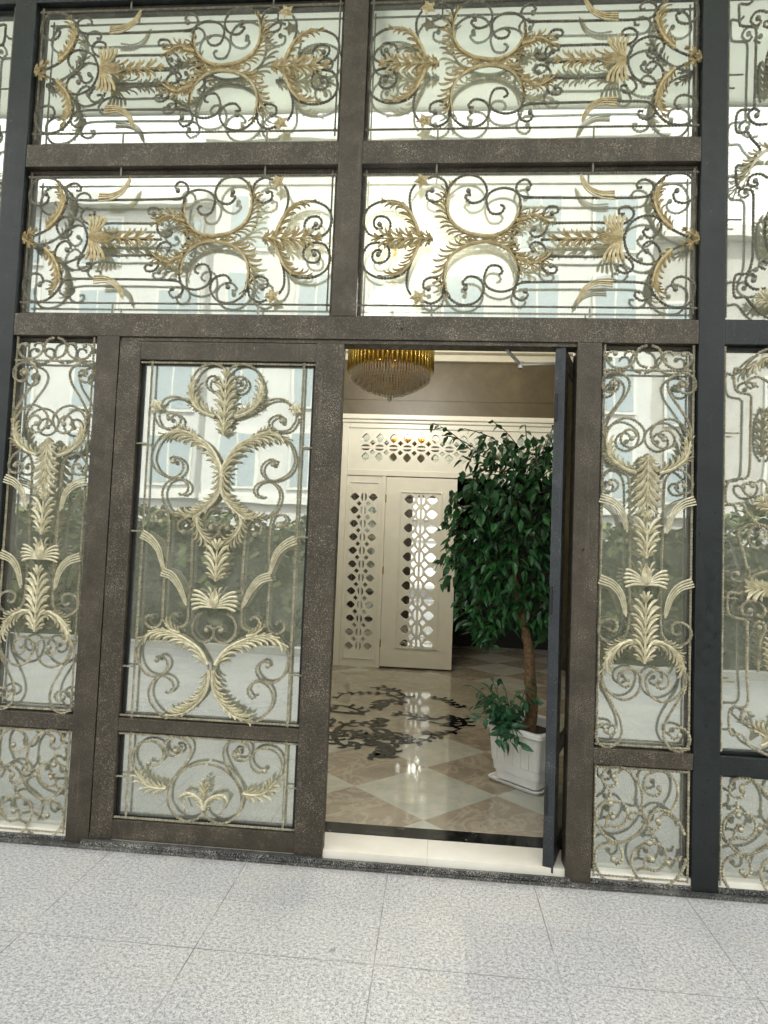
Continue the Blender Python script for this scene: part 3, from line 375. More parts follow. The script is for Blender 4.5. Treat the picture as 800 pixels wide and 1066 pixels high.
def palmette(mb, pts, L, n):
    c = spline(pts, .004); N_ = len(c); L = L*1.30
    mb.tube([(p.x, YI-.014, p.y) for p in c], [lerp(.0065, .004, i/(N_-1)) for i in range(N_)], 6)
    n = max(2, round(n*.85))
    for k in range(n):
        t = (k-.2)/n; i = max(0, int(t*(N_-1))); q = c[i]; d = (c[min(i+2, N_-1)]-c[max(i-2, 0)]); a = math.atan2(d.y, d.x)
        sz = L*(.70+.38*math.sin(math.pi*(.12+.78*t)))*random.uniform(.95, 1.05)
        for s in (1, -1):
            finger(mb, (q.x, q.y), a+s*.30, sz*1.12, sz*.155+.002, s, 1.05, .009)
            finger(mb, (q.x, q.y), a+s*.60, sz*.88, sz*.14+.002, s, 1.1, .004)
            finger(mb, (q.x, q.y), a+s*.78, sz*.58, sz*.14+.002, s, .95, 0)
    q = c[-1]; d = c[-1]-c[-4]; a = math.atan2(d.y, d.x)
    for o_, l in ((.12, .66), (-.12, .66), (.45, .56), (-.45, .56)): finger(mb, (q.x, q.y), a+o_, L*l, L*.15, 1 if o_ > 0 else -1, .5, .008)
def fan(mb, pts, size):
    a0 = Vector(pts[0]); d = Vector(pts[1])-a0; L = d.length; d.normalize(); e = Vector((-d.y, d.x)); a = math.atan2(d.y, d.x)
    for k, s_ in enumerate((1, .68, .38)):                     # nested pointed bud
        for s in (1, -1): blade(mb, (a0.x, a0.y), a+s*.74*s_, L*(.40+.42*s_), .0135, -s*1.48*s_, .018+.004*k, 10, tp=9)
    for s in (1, -1):
        for hgt, l in ((.30, .30), (.50, .34)):
            p = a0+d*(L*hgt)+e*(s*L*.13); finger(mb, (p.x, p.y), a+s*.15, L*l, .011, s, 1.2, .004)
        for k in range(5):                                     # swept wings
            P_ = []; Rr = []
            for i in range(11):
                t = i/10; u = size*(1.0-.045*abs(k-2))*t
                hh = size*(.17*k*(t**.8) + .10*(k/4+.2)*math.sin(math.pi*t*.9) - .13*(1-k/5)*max(0, t-.6)*2 - .05*max(0, t-.8)*2)
                q = a0+e*(s*u)+d*(hh+.002); P_.append((q.x, YI-.012-.004*math.sin(math.pi*t), q.y)); Rr.append(.0070*(.55+.6*t)*(1 if i < 10 else .55)*size/.115)
            mb.tube(P_, Rr, 6)
def rosette(mb, p, r):
    for k in range(5):
        a = k*2*math.pi/5+.5; blade(mb, p, a, r*1.15, r*.75, .4, .006)
    for k in range(5): blade(mb, p, k*2*math.pi/5+1.1, r*.7, r*.5, -.4, .012)
    mb.ball((p[0], YI-.016, p[1]), r*.2)
def ribbon(mb, pts):
    c = spline(pts, .006); N_ = len(c)
    for k in range(4):
        o_ = (k-1.5); P_ = []; Rr = []; e = int(N_*(1-.05*abs(o_)))
        for i in range(e):
            t = i/(N_-1); d = (c[min(i+1, N_-1)]-c[max(i-1, 0)]).normalized()
            off = o_*(.0092*(1-t)**.8+.0032)
            P_.append((c[i].x-d.y*off, YI-.010-.006*math.sin(math.pi*t)-(.003 if k in (1, 2) else 0), c[i].y+d.x*off)); Rr.append(lerp(.0046, .0026, t))
        mb.tube(P_, Rr, 5)
def rod(mb, pts, rad=.0074, knob=True, tw=18):
    c = spline(pts, .0055)
    n = len(c); rr = [rad*(1.06 if i % 3 else .70)*(1 if i > 6 or not knob else .75+.04*i) for i in range(n)]
    mb.tube([(p.x, YI, p.y) for p in c], rr, 4, tw)
    if knob: mb.ball((c[0].x, YI-.001, c[0].y), rad*1.75)
NAMES = {'a': 'acanthus_leaf', 'p': 'palmette', 'w': 'ribbon_leaf', 'f': 'rosette', 'b': 'fan_leaf'}
def grille(key, parent, T, flip, axis, iron_m, gold_m, bars, name='iron_grille', rad=.0074):
    """axis: ('x', v) or ('z', v) mirrors the traced half; T: (x,z)->(x,z); flip = T reverses handedness"""
    rods = MB(); leaves = []
    def mir(p):
        if axis[0] == 'x': return (2*axis[1]-p[0], p[1])
        return (p[0], 2*axis[1]-p[1])
    for it in DATA[key]:
        kind, pts = it[0], it[1] if it[0] != 'a' else it[1]
        # snap central items on to the axis
        variants = [0]
        if axis:
            i = 0 if axis[0] == 'x' else 1
            mean = sum(p[i] for p in pts)/len(pts)
            central = all(abs(p[i]-axis[1]) < .028 for p in pts)
            if central:
                pts = [tuple(axis[1] if j == i else p[j] for j in (0, 1)) for p in pts]
            else: variants = [0, 1]
        for v in variants:
            q = [T(mir(p)) if v else T(p) for p in pts]; sg = (-1 if v else 1)*(-1 if flip else 1)
            if kind in 'cr': rod(rods, q, rad, kind == 'c')
            else:
                mb = MB()
                if kind == 'a': acanthus(mb, q, it[2]*sg, it[3], it[4])
                elif kind == 'p': palmette(mb, q, it[2], it[3])
                elif kind == 'w': ribbon(mb, q)
                elif kind == 'f': rosette(mb, q[0], it[2])
                elif kind == 'b': fan(mb, q, it[2])
                leaves.append((NAMES[kind], mb))
    for b in bars:
        (x0, z0), (x1, z1) = T(b[0]), T(b[1]); r_ = b[2] if len(b) > 2 else .0058
        q_ = spline([(x0, z0), (x1, z1)], .0055); rods.tube([(p.x, YI+.001, p.y) for p in q_], [r_*(1.12 if i % 3 else .72) for i in range(len(q_))], 4, 18)
    g_ = rods.obj(name, iron_m, parent)
    for nm, mb in leaves: mb.obj(nm, gold_m, g_)
    return g_

# ---------------------------------------------------------------- entrance frame
FR = thing('entrance_frame', 'tall dark bronze metal frame with gilded ironwork windows around the open doorway', 'window frame', (1.1, 0, 0))
def post(x0, x1, z0, z1, m='bronze', y0=0, y1=.10):
    b = MB(); b.box(x0, x1, y0, y1, z0, z1); return b.obj('post', MT[m], FR, bevel=.003)
def rail(x0, x1, z0, z1, m='bronze', y0=.0015, y1=.098, name='rail'):
    b = MB(); b.box(x0, x1, y0, y1, z0, z1); return b.obj(name, MT[m], FR, bevel=.003)
ZT, ZTOP = 4.20, 4.34
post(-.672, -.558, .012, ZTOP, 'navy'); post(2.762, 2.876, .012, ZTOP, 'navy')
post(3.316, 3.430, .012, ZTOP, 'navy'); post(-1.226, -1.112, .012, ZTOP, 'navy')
post(-.118, -.0035, .012, 2.4575); post(2.216, 2.328, .012, 2.4575)
post(1.049, 1.167, 2.5705, ZT, 'bronze')
rail(-.558, 2.762, 2.458, 2.570)
lip = MB(); lip.box(0, 2.216, .012, .098, 2.4385, 2.4575); lip.obj('rail', MT['bronze'], FR, bevel=.002)
rail(-.558, 1.049, 3.327, 3.444); rail(1.167, 2.762, 3.327, 3.444)
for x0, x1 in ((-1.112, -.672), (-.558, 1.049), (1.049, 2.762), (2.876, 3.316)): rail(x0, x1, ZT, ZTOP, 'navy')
for x0, x1 in ((-1.112, -.672), (2.876, 3.316)):
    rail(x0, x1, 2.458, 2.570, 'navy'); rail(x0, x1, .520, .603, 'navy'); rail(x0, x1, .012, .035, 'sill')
for x0, x1 in ((-.558, -.118), (2.328, 2.762)): rail(x0, x1, .534, .605); rail(x0, x1, .012, .032, 'sill')
s_ = MB(); s_.box(-1.3, 3.5, -.030, .105, -.02, .011); s_.box(-.03, 2.235, -.022, -.003, .0115, .034); s_.box(-.03, 1.12, -.003, .105, .0115, .033)
s_.obj('sill', MT['sill'], FR, bevel=.003)
GY = .058
def opening(x0, x1, z0, z1, m='black', parent=None, sub=None):
    """inner stop profile and pane of one opening"""
    parent = parent or FR; t = .017
    b = MB(); y0, y1 = .036, .078; e = .0015
    b.box(x0+e, x0+t, y0, y1, z0+e, z1-e); b.box(x1-t, x1-e, y0, y1, z0+e, z1-e)
    b.box(x0+t, x1-t, y0+.001, y1-.001, z0+e, z0+t); b.box(x0+t, x1-t, y0+.001, y1-.001, z1-t, z1-e)
    b.obj('glazing_bead', MT[m], parent, bevel=.002)
    p = MB(); p.box(x0+.012, x1-.012, GY, GY+.006, z0+.012, z1-.012); p.obj('glass_pane', MT['glass'], parent)
ID, IL, GO, GP = MT['iron_dark'], MT['iron_light'], MT['gold'], MT['gold_pale']
# four transom lights: traced once, mirrored and shifted
for row, (z0, z1, dz) in enumerate(((3.444, ZT, 0), (2.570, 3.327, -.877))):
    for side in (0, 1):
        x0, x1 = ((-.558, 1.049), (1.167, 2.762))[side]
        opening(x0, x1, z0, z1, 'bronze')
        T = (lambda p, dz=dz: (p[0], p[1]+dz)) if side else (lambda p, dz=dz: (2.214-p[0], p[1]+dz))
        zb, zt = 3.506, 4.156
        bars = [((1.172, zb), (2.757, zb)), ((1.172, zt), (2.757, zt)), ((1.190, zb-.03), (1.190, zt+.02), .0052), ((2.738, zb-.03), (2.738, zt+.02), .0052)]
        g_ = grille('transom', FR, T, not side, ('z', 3.831), ID, GO, bars)
        for x in (1.53, 2.27):
            xx = T((x, 0))[0]
            for za, zb_ in ((z0, zb+dz), (zt+dz, z1)):
                b = MB(); b.tube([(xx, YI+.001, za), (xx, YI+.001, zb_)], .0048, 6); b.obj('spacer_lug', ID, g_)
# side lights
for dx, fl, x0, x1 in ((0, False, 2.328, 2.762), (-2.883, False, -.558, -.118)):
    opening(x0, x1, .605, 2.458, 'bronze'); opening(x0, x1, .032, .534, 'bronze')
    T = lambda p, dx=dx: (p[0]+dx, p[1])
    bars = [((2.345, .62), (2.345, 2.455)), ((2.745, .62), (2.745, 2.455)), ((2.336, 2.333), (2.752, 2.333), .0065), ((2.336, .622), (2.752, .622))]
    grille('side_upper', FR, T, False, ('x', 2.5445), IL, GP, bars)
    if dx: T = lambda p: (2*2.545-p[0]-2.883, p[1])
    bars = [((2.342, .04), (2.342, .53)), ((2.748, .04), (2.748, .53)), ((2.336, .048), (2.752, .048)), ((2.336, .520), (2.752, .520))]
    grille('side_lower', FR, T, bool(dx), None, IL, GP, bars, rad=.0078)
DATA['outer_low'] = [(k[0], [(x, z) for x, z in k[1]]) for k in DATA['side_lower']]
# outer lights, cropped by the picture edge
for side in (0, 1):
    T = (lambda p: p) if side == 0 else (lambda p: (2.204-p[0], p[1]))
    x0, x1 = (2.876, 3.316) if side == 0 else (-1.112, -.672)
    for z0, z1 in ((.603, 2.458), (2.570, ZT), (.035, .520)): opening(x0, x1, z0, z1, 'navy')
    for key, zs, za, zb in (('outer_mid', (.93, 1.30, 2.05), .62, 2.45), ('outer_top', (3.05, 3.75), 2.585, 4.19)):
        bars = [((2.884, za), (2.884, zb)), ((3.308, za), (3.308, zb))]
        for z in zs: bars += [((2.884, z), (2.952, z), .0048), ((3.308, z), (3.24, z), .0048)]
        grille(key, FR, T, side == 1, ('x', 3.096), IL if key == 'outer_mid' else ID, GP, bars)
    T2 = (lambda p: (p[0]+.551, p[1]-.013)) if side == 0 else (lambda p: (1.653-p[0], p[1]-.013))
    grille('outer_low', FR, T2, side == 1, None, IL, GP, [((2.336, .055), (2.336, .53)), ((2.754, .055), (2.754, .53))], rad=.0078)

for x, z in ((2.262, 1.493), (1.39, 2.512)):
    s_ = MB(); s_.tube([(x, -.0035, z), (x, .004, z)], .0065, 12); s_.obj('screw', MT['black'], FR)
# ---------------------------------------------------------------- door leaves
def door_leaf(mirror, hinge, label, grp):
    D_ = thing('door_leaf', label, 'door', hinge, grp)
    X = (lambda x: x) if not mirror else (lambda x: 2.2175-x)
    fm = 'steel' if mirror else 'bronze'
    def bx(name, x0, x1, y0, y1, z0, z1, m=None, bev=.003):
        m = m or fm
        b = MB(); xa, xb = sorted((X(x0), X(x1))); b.box(xa, xb, y0, y1, z0, z1); return b.obj(name, MT[m], D_, bevel=bev)
    yd = .050 if mirror else .056
    bx('stile', .0015, .108, .002, yd, .037, 2.436); bx('stile', .983, 1.1075 if mirror else 1.119, .002, yd, .037, 2.436)
    bx('rail', .108, .983, .0035, yd-.001, 2.344, 2.434); bx('rail', .108, .983, .0035, yd-.001, .543, .605); bx('rail', .108, .983, .0035, yd-.001, .039, .129)
    for z0, z1 in ((.605, 2.344), (.129, .543)):
        t = .016; e = .0015; b = MB()
        xa, xb = sorted((X(.108), X(.983)))
        b.box(xa+e, xa+t, .030, .0475, z0+e, z1-e); b.box(xb-t, xb-e, .030, .0475, z0+e, z1-e)
        b.box(xa+t, xb-t, .031, .0465, z0+e, z0+t); b.box(xa+t, xb-t, .031, .0465, z1-t, z1-e)
        b.obj('glazing_bead', MT['black'], D_, bevel=.002)
        p = MB(); p.box(xa+.012, xb-.012, .040, .046, z0+.012, z1-.012); p.obj('glass_pane', MT['glass'], D_)
    T = lambda p: (X(p[0]), p[1])
    bars = [((.168, .607), (.168, 2.342), .0066), ((.925, .607), (.925, 2.342), .0066), ((.11, 2.333), (.981, 2.333)), ((.11, .618), (.981, .618))]
    for z in (.85, 1.50, 1.93): bars += [((.108, z), (.168, z), .0048), ((.925, z), (.983, z), .0048)]
    grille('door_upper', D_, T, mirror, ('x', .5475), IL, GP, bars)
    bars = [((.168, .133), (.168, .54), .0066), ((.925, .133), (.925, .54), .0066), ((.11, .532), (.981, .532)), ((.11, .140), (.981, .140)),
            ((.108, .33), (.168, .33), .0048), ((.925, .33), (.983, .33), .0048)]
    grille('door_lower', D_, T, mirror, ('x', .5465), IL, GP, bars)
    for z in (.35, 1.25, 2.15):
        b = MB(); x = X(-.001); b.tube([(x, .010, z-.06), (x, .010, z+.06)], .007, 10); b.ball((x, .010, z+.063), .0075); b.obj('hinge', MT['black'], D_)
    return D_
door_leaf(False, (0, .01, 0), 'closed left bronze door leaf with gilded scroll ironwork over reflective glass', 'glazed bronze double doors')
DR = door_leaf(True, (2.2175, .012, 0), 'open right bronze door leaf seen edge on beside the potted tree', 'glazed bronze double doors')
DR.rotation_euler[2] = -R(109); DR.location = (2.128, .020, 0)
cl = thing('door_closer', 'thin aluminium door closer arm under the door head, bent at its elbow', 'door closer', (1.98, .2, 2.4))
a = MB(); a.tube([(1.893, .06, 2.437), (1.975, .16, 2.393)], .0085, 8); a.obj('arm', MT['alu'], cl)
a = MB(); a.tube([(1.975, .16, 2.393), (2.165, .165, 2.405)], .0075, 8); a.obj('arm', MT['alu'], cl)
a = MB(); a.tube([(1.975, .16, 2.375), (1.975, .16, 2.408)], .013, 10); a.obj('elbow_joint', MT['alu'], cl)

# ---------------------------------------------------------------- building shell and lobby
YB = 4.66; F0 = .060
BD = thing('lobby_building', 'stone fronted building with the marble lined lobby behind the bronze entrance', 'building', (1.1, 3, 0))
def shell(name, m, *boxes, bev=0):
    b = MB()
    for q in boxes: b.box(*q)
    return b.obj(name, MT[m], BD, bevel=bev)
XL, XR, ZC = -2.6, 5.4, 4.05
shell('facade_wall', 'grey_wall', (-9, -1.228, .005, .40, -.1, 10.5), (3.432, 12, .005, .40, -.1, 10.5), (-1.228, 3.432, .005, .40, ZTOP+.002, 10.5))
shell('side_wall', 'wall_marble', (XL-.2, XL, .40, 7, 0, 4.4)); shell('side_wall', 'wall_marble', (XR, XR+.2, .40, 7, 0, 4.4))
shell('back_wall', 'wall_marble', (XL, .30, YB+.02, YB+.30, 0, 4.4), (4.10, XR, YB+.02, YB+.30, 0, 4.4), (.30, 4.10, YB+.02, YB+.30, 3.055, 3.222), (.30, 4.10, YB+.028, YB+.30, 3.222, 3.238), (.30, 4.10, YB+.02, YB+.30, 3.238, 4.4))
shell('ceiling', 'ceiling', (XL, XR, .40, 7.0, ZC, ZC+.2), (-1.1, 3.4, .11, .40, ZC+.25, ZC+.4))
shell('cornice', 'cornice', (XL, XR, YB-.06, YB+.018, 3.70, 3.78), (XL, XR, YB-.14, YB+.018, 3.782, 3.90), (XL, XR, YB-.24, YB+.018, 3.902, ZC-.002), bev=.012)
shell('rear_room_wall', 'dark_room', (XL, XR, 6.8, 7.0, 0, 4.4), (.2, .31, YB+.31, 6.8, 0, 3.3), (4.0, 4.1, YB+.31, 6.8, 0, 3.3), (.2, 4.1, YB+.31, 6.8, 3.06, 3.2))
f_ = MB(); f_.add([(XL,.32,F0),(XR,.32,F0),(XR,6.9,F0),(XL,6.9,F0)], [(0,1,2,3)]); fl = struct('lobby_floor', f_, MT['marble_floor'])
f_ = MB(); f_.box(-1.2, 3.4, .207, .321, 0, F0+.003); struct('floor_border', f_, MT['inlay'])
f_ = MB(); f_.box(-1.2, 1.60, .012, .206, .0, F0); f_.box(1.601, 3.4, .012, .206, .0, F0); struct('threshold', f_, MT['cream_stone'])
# scroll inlay, 4 mm over the tiles
def mirpts(pts): return [(2*1.14-x, y) for x, y in pts]
inl = MB()
for wd, pts in DATA['inlay']:
    wd = wd*1.3
    for k, q in enumerate((pts, [(1.0-x, y) for x, y in pts])):
        if k and max(p[0] for p in q) > .5: continue
        c = spline(q, .02); n = len(c); v = []; zz = F0+.0025+.00035*(len(inl.f) % 7)
        for i in range(n):
            d = (c[min(i+1, n-1)]-c[max(i-1, 0)]).normalized(); t = i/(n-1)
            hw = wd*.5*(.35+.75*math.sin(math.pi*(.08+.86*t)))*(1+.12*math.sin(t*40))
            v += [(c[i].x-d.y*hw, c[i].y+d.x*hw, zz), (c[i].x+d.y*hw, c[i].y-d.x*hw, zz)]
        inl.add(v, [(2*i, 2*i+1, 2*i+3, 2*i+2) for i in range(n-1)])
        Ltot = .02*n; m_ = max(2, int(Ltot/.085))
        for q in range(m_):                                    # leaf flicks growing off each scroll
            i = int((q+.5)/m_*(n-1)); d = (c[min(i+1, n-1)]-c[max(i-1, 0)]); a = math.atan2(d.y, d.x)
            for s in (1, -1):
                if random.random() < .35: continue
                aa = a+s*.45; x, y = c[i].x, c[i].y; fl_ = random.uniform(.09, .15)*(.7 if wd < .03 else 1); v = []
                for j in range(8):
                    t = j/7; hw = .021*math.sin(math.pi*(.12+.88*t))*(1 if j < 7 else 0)+.001
                    v += [(x-math.sin(aa)*hw, y+math.cos(aa)*hw, zz+.0001), (x+math.sin(aa)*hw, y-math.cos(aa)*hw, zz+.0001)]
                    aa += s*.36; x += math.cos(aa)*fl_/7; y += math.sin(aa)*fl_/7
                inl.add(v, [(2*j, 2*j+1, 2*j+3, 2*j+2) for j in range(7)])
o = inl.obj('floor_inlay', MT['inlay']); o.parent = fl

shell('canopy', 'canopy', (-2.6, 5.0, -1.60, .004, 4.80, 4.83), bev=.01)
shell('canopy_beam', 'alu', (-2.6, 5.0, -1.63, -1.602, 4.79, 4.87), (-2.6, -2.54, -1.60, .004, 4.832, 4.93), (4.94, 5.0, -1.60, .004, 4.832, 4.93), (1.1, 1.16, -1.60, .004, 4.832, 4.93))
# ---------------------------------------------------------------- fretwork screen and doors
def plate(name, outer, holes, t, m, parent, M4):
    cu = bpy.data.curves.new(name, 'CURVE'); cu.dimensions = '2D'; cu.fill_mode = 'BOTH'; cu.extrude = t/2; cu.bevel_depth = 0
    for pl in [outer]+holes:
        sp = cu.splines.new('POLY'); sp.points.add(len(pl)-1)
        for i, p in enumerate(pl): sp.points[i].co = (p[0], p[1], 0, 1)
        sp.use_cyclic_u = True
    tmp = bpy.data.objects.new('tmp', cu); COL.objects.link(tmp); bpy.context.view_layer.update()
    me = bpy.data.meshes.new_from_object(tmp.evaluated_get(bpy.context.evaluated_depsgraph_get()))
    bpy.data.objects.remove(tmp); bpy.data.curves.remove(cu)
    me.materials.clear(); me.materials.append(m); me.transform(M4)
    o = bpy.data.objects.new(name, me); COL.objects.link(o); o.parent = parent
    if parent.type == 'EMPTY': o.location = -parent.location
    return o
def oval(cx, cy, a, b, ux):       # pointed oval, long axis a
    P_ = []
    for sg in (1, -1):
        for i in range(7):
            x = sg*(1-2*i/7)                                 # lens: pointed ends, full belly
            P_.append((x*a*1.22, sg*b*(1-abs(x)**1.7)))
    return [(cx+x, cy+y) if ux else (cx+y, cy+x) for x, y in P_]
def moon(cx, cy, h, wd, s, ux):
    P_ = [(-h, 0)]
    for i in range(1, 7): t = math.pi*i/7; P_.append((-h*math.cos(t), s*wd*math.sin(t)))
    P_.append((h, 0)); return [(cx+x, cy+y) if ux else (cx+y, cy+x) for x, y in P_]
def fret(cx, cy, length, period, sc, horizontal):
    """holes of the fret pattern centred at cx, cy running along one axis"""
    H_ = []; n = int(length/period)
    def put(l, a): return (cx+l, cy+a) if horizontal else (cx+a, cy+l)
    for k in range(n):
        l = (k-(n-1)/2)*period
        for s in (1, -1):
            p = put(l, s*.112*sc); H_.append(oval(*p, .046*sc, .046*sc, not horizontal))
            p = put(l, s*.011*sc); H_.append(moon(*p, .050*sc, .026*sc, s, horizontal))
            if k < n-1:
                p = put(l+period/2, s*.056*sc); d = .033*sc
                H_.append([(p[0]-d, p[1]), (p[0], p[1]-d), (p[0]+d, p[1]), (p[0], p[1]+d)])
    return H_
def XZ(y): return Matrix(((1,0,0,0),(0,0,-1,y),(0,1,0,0),(0,0,0,1)))
scr = thing('lattice_screen', 'cream fretwork partition with mirror backed cutouts across the back of the lobby', 'partition screen', (.43, YB, F0))
def fbox(name, *boxes, m='cream_paint', parent=None, bev=.006):
    b = MB()
    for q in boxes: b.box(*q)
    return b.obj(name, MT[m], parent or scr, bevel=bev)
SX0, SX1 = .425, 3.98
fbox('cornice', (SX0-.05, SX1+.05, YB-.075, YB+.05, 2.985, 3.045), (SX0-.02, SX1+.02, YB-.05, YB+.05, 2.945, 2.984), bev=.012)
fbox('frame', (SX0, SX0+.075, YB-.03, YB+.05, F0, 2.944), (SX1-.075, SX1, YB-.03, YB+.05, F0, 2.944), (SX0+.076, SX1-.076, YB-.028, YB+.05, 2.885, 2.943),
     (SX0+.076, SX1-.076, YB-.028, YB+.05, 2.315, 2.385), (.925, .972, YB-.026, YB+.05, F0, 2.314), (3.40, 3.448, YB-.026, YB+.05, F0, 2.314))
rect = lambda x0, x1, z0, z1: [(x0, z0), (x1, z0), (x1, z1), (x0, z1)]
plate('transom_panel', rect(SX0+.076, SX1-.076, 2.386, 2.884), fret((SX0+SX1)/2, 2.655, 3.3, .166, 1.02, True), .018, MT['cream_paint'], scr, XZ(YB))
plate('side_panel', rect(.501, .924, F0+.002, 2.314), fret(.712, 1.18, 2.05, .160, .98, False), .018, MT['cream_paint'], scr, XZ(YB))
plate('side_panel', rect(3.449, 3.904, F0+.002, 2.314), fret(3.67, 1.18, 2.05, .160, .98, False), .018, MT['cream_paint'], scr, XZ(YB))
fbox('moulding', (.530, .545, YB-.020, YB-.0095, .15, 2.24), (.878, .893, YB-.020, YB-.0095, .15, 2.24), (.546, .877, YB-.020, YB-.0095, .15, .165), (.546, .877, YB-.020, YB-.0095, 2.225, 2.24), bev=.003)
fbox('mirror', (SX0+.076, SX1-.076, YB+.030, YB+.036, 2.386, 2.884), (.501, .924, YB+.030, YB+.036, F0+.01, 2.31), (3.449, 3.904, YB+.030, YB+.036, F0+.01, 2.31), m='mirror', bev=0)
def lattice_door(x0, x1, hinge_left, label):
    d = thing('lattice_door', label, 'door', ((x0 if hinge_left else x1), YB, F0), 'cream fretwork double doors')
    w_ = x1-x0; z0, z1 = F0+.022, 2.305
    plate('door_panel', rect(x0, x1, z0, z1), fret((x0+x1)/2+.0, 1.20, 2.02, .170, 1.2, False), .036, MT['cream_paint'], d, XZ(YB+.002))
    xa, xb = x0+.17, x1-.17
    fbox('moulding', (xa, xa+.016, YB-.030, YB-.0165, .30, 2.14), (xb-.016, xb, YB-.030, YB-.0165, .30, 2.14), (xa+.017, xb-.017, YB-.030, YB-.0165, .30, .316), (xa+.017, xb-.017, YB-.030, YB-.0165, 2.124, 2.14), parent=d, bev=.003)
    fbox('mirror', (xa, xb, YB+.022, YB+.026, .30, 2.14), m='mirror', parent=d, bev=0)
    for z in (.35, 1.2, 2.05):
        b = MB(); b.tube([((x0 if hinge_left else x1), YB-.024, z-.045), ((x0 if hinge_left else x1), YB-.024, z+.045)], .008, 8); b.obj('hinge', MT['brass'], d)
    hx = x1-.06 if hinge_left else x0+.06
    b = MB(); b.box(hx-.015, hx+.015, YB-.024, YB-.0165, .98, 1.14); b.tube([(hx, YB-.05, 1.06), (hx, YB-.02, 1.06)], .009, 8); b.tube([(hx, YB-.05, 1.06), (hx+(-.1 if hinge_left else .1), YB-.05, 1.06)], .008, 8); b.obj('handle', MT['black'], d)
    return d
lattice_door(.975, 1.812, True, 'closed cream fretwork door left of the dark opening at the back')
ld = lattice_door(2.565, 3.398, False, 'cream fretwork door swung open behind the potted tree')
ld.rotation_euler[2] = R(60)

# ---------------------------------------------------------------- chandelier
CX, CY = 1.16, 2.30
ch = thing('chandelier', 'round gold and crystal chandelier hanging from the lobby ceiling', 'chandelier', (CX, CY, 3.2))
for k in range(56):
    a = 2*math.pi*k/56; b = MB(); x, y = CX+.345*math.cos(a), CY+.345*math.sin(a)
    b.tube([(x, y, 2.925), (x, y, 2.932), (x, y, 3.14), (x, y, 3.147)], [.012, .0165, .0165, .012], 8); b.obj('gold_tube', MT['brass'], ch, smooth=True)
b = MB(); b.lathe([(.322,0),(.332,0),(.332,.03),(.322,.03),(.322,0)], (CX, CY, 3.09), 40); b.lathe([(.0,0),(.325,0),(.325,.012),(0,.012)], (CX, CY, 3.125), 40)
b.tube([(CX, CY, 3.12), (CX, CY, ZC)], .016, 10); b.lathe([(.0,0),(.09,0),(.09,.03),(0,.03)], (CX, CY, ZC-.031), 24); b.obj('canopy_frame', MT['brass'], ch)
tiers = [(.330, 2.955, .080, 88), (.305, 2.915, .065, 80), (.272, 2.888, .06, 70), (.235, 2.862, .06, 60), (.19, 2.838, .06, 48), (.14, 2.815, .055, 36), (.09, 2.795, .05, 24), (.04, 2.775, .045, 10)]
for r_, zt, h, n in tiers:
    b = MB()
    for k in range(n):
        a = 2*math.pi*k/n; x, y = CX+r_*math.cos(a), CY+r_*math.sin(a); j = random.uniform(-.006, .006)
        b.tube([(x, y, zt+j), (x, y, zt-.01+j), (x, y, zt-h*.75+j), (x, y, zt-h+j)], [.003, .0075, .0062, .001], 4)
        b.ball((x, y, zt-h-.008+j), .006, 5, 4)
    o = b.obj('crystal_tier', MT['crystal'], ch)
    b = MB(); b.lathe([(r_-.004,0),(r_+.004,0),(r_+.004,.006),(r_-.004,.006),(r_-.004,0)], (CX, CY, zt+.004), 40)
    if r_ > .06: b.obj('ring', MT['brass'], ch)
b = MB(); b.ball((CX, CY, 2.700), .020, 10, 7); b.obj('crystal_drop', MT['crystal'], ch, smooth=True)
fill_d = bpy.data.lights.new('lobby_fill', 'POINT'); fill_d.energy = 60; fill_d.color = (1, .96, .90); fill_d.shadow_soft_size = .25  # added fill lamp above the chandelier plate, brightens the lobby off the ceiling
bo = bpy.data.objects.new('lobby_fill', fill_d); COL.objects.link(bo); bo.location = (CX, CY, 3.42)

# ---------------------------------------------------------------- potted ficus
PC = Vector((2.215, 1.115)); d1 = Vector((.723, -.691)); d2 = Vector((.691, .723))
def sq(h, z, r_, n=5):
    """rounded square ring, half side h"""
    o_ = []
    for q in range(4):
        c = [(1,1),(-1,1),(-1,-1),(1,-1)][q]
        for i in range(n):
            a = math.pi/2*(q+i/(n-1)); x = c[0]*(h-r_)+r_*math.cos(a); y = c[1]*(h-r_)+r_*math.sin(a)
            p = PC+d1*x+d2*y; o_.append((p.x, p.y, z))
    return o_
def sqloft(mb, rings):
    n = len(rings[0]); v = [p for r_ in rings for p in r_]; f = []
    for j in range(len(rings)-1):
        for i in range(n): k = (i+1) % n; f.append((j*n+i, j*n+k, (j+1)*n+k, (j+1)*n+i))
    f.append(tuple(range(n))[::-1]); f.append(tuple((len(rings)-1)*n+i for i in range(n))); mb.add(v, f)
z = F0
pl = thing('planter', 'square white plastic planter holding the ficus beside the open door', 'planter', (PC.x, PC.y, z))
b = MB(); sqloft(b, [sq(.150,z+.022,.03), sq(.152,z+.028,.03), sq(.158,z+.075,.03), sq(.166,z+.078,.03), sq(.170,z+.13,.03), sq(.175,z+.133,.03), sq(.187,z+.30,.03), sq(.190,z+.318,.03),
    sq(.205,z+.325,.035), sq(.214,z+.332,.035), sq(.214,z+.352,.035), sq(.206,z+.362,.035), sq(.190,z+.362,.03), sq(.184,z+.352,.03), sq(.176,z+.29,.03)])
b.obj('pot_body', MT['pot'], pl)
b = MB(); sqloft(b, [sq(.178,z+.285,.03), sq(.178,z+.300,.03)]); so_ = b.obj('soil', MT['soil'], pl)
b = MB()
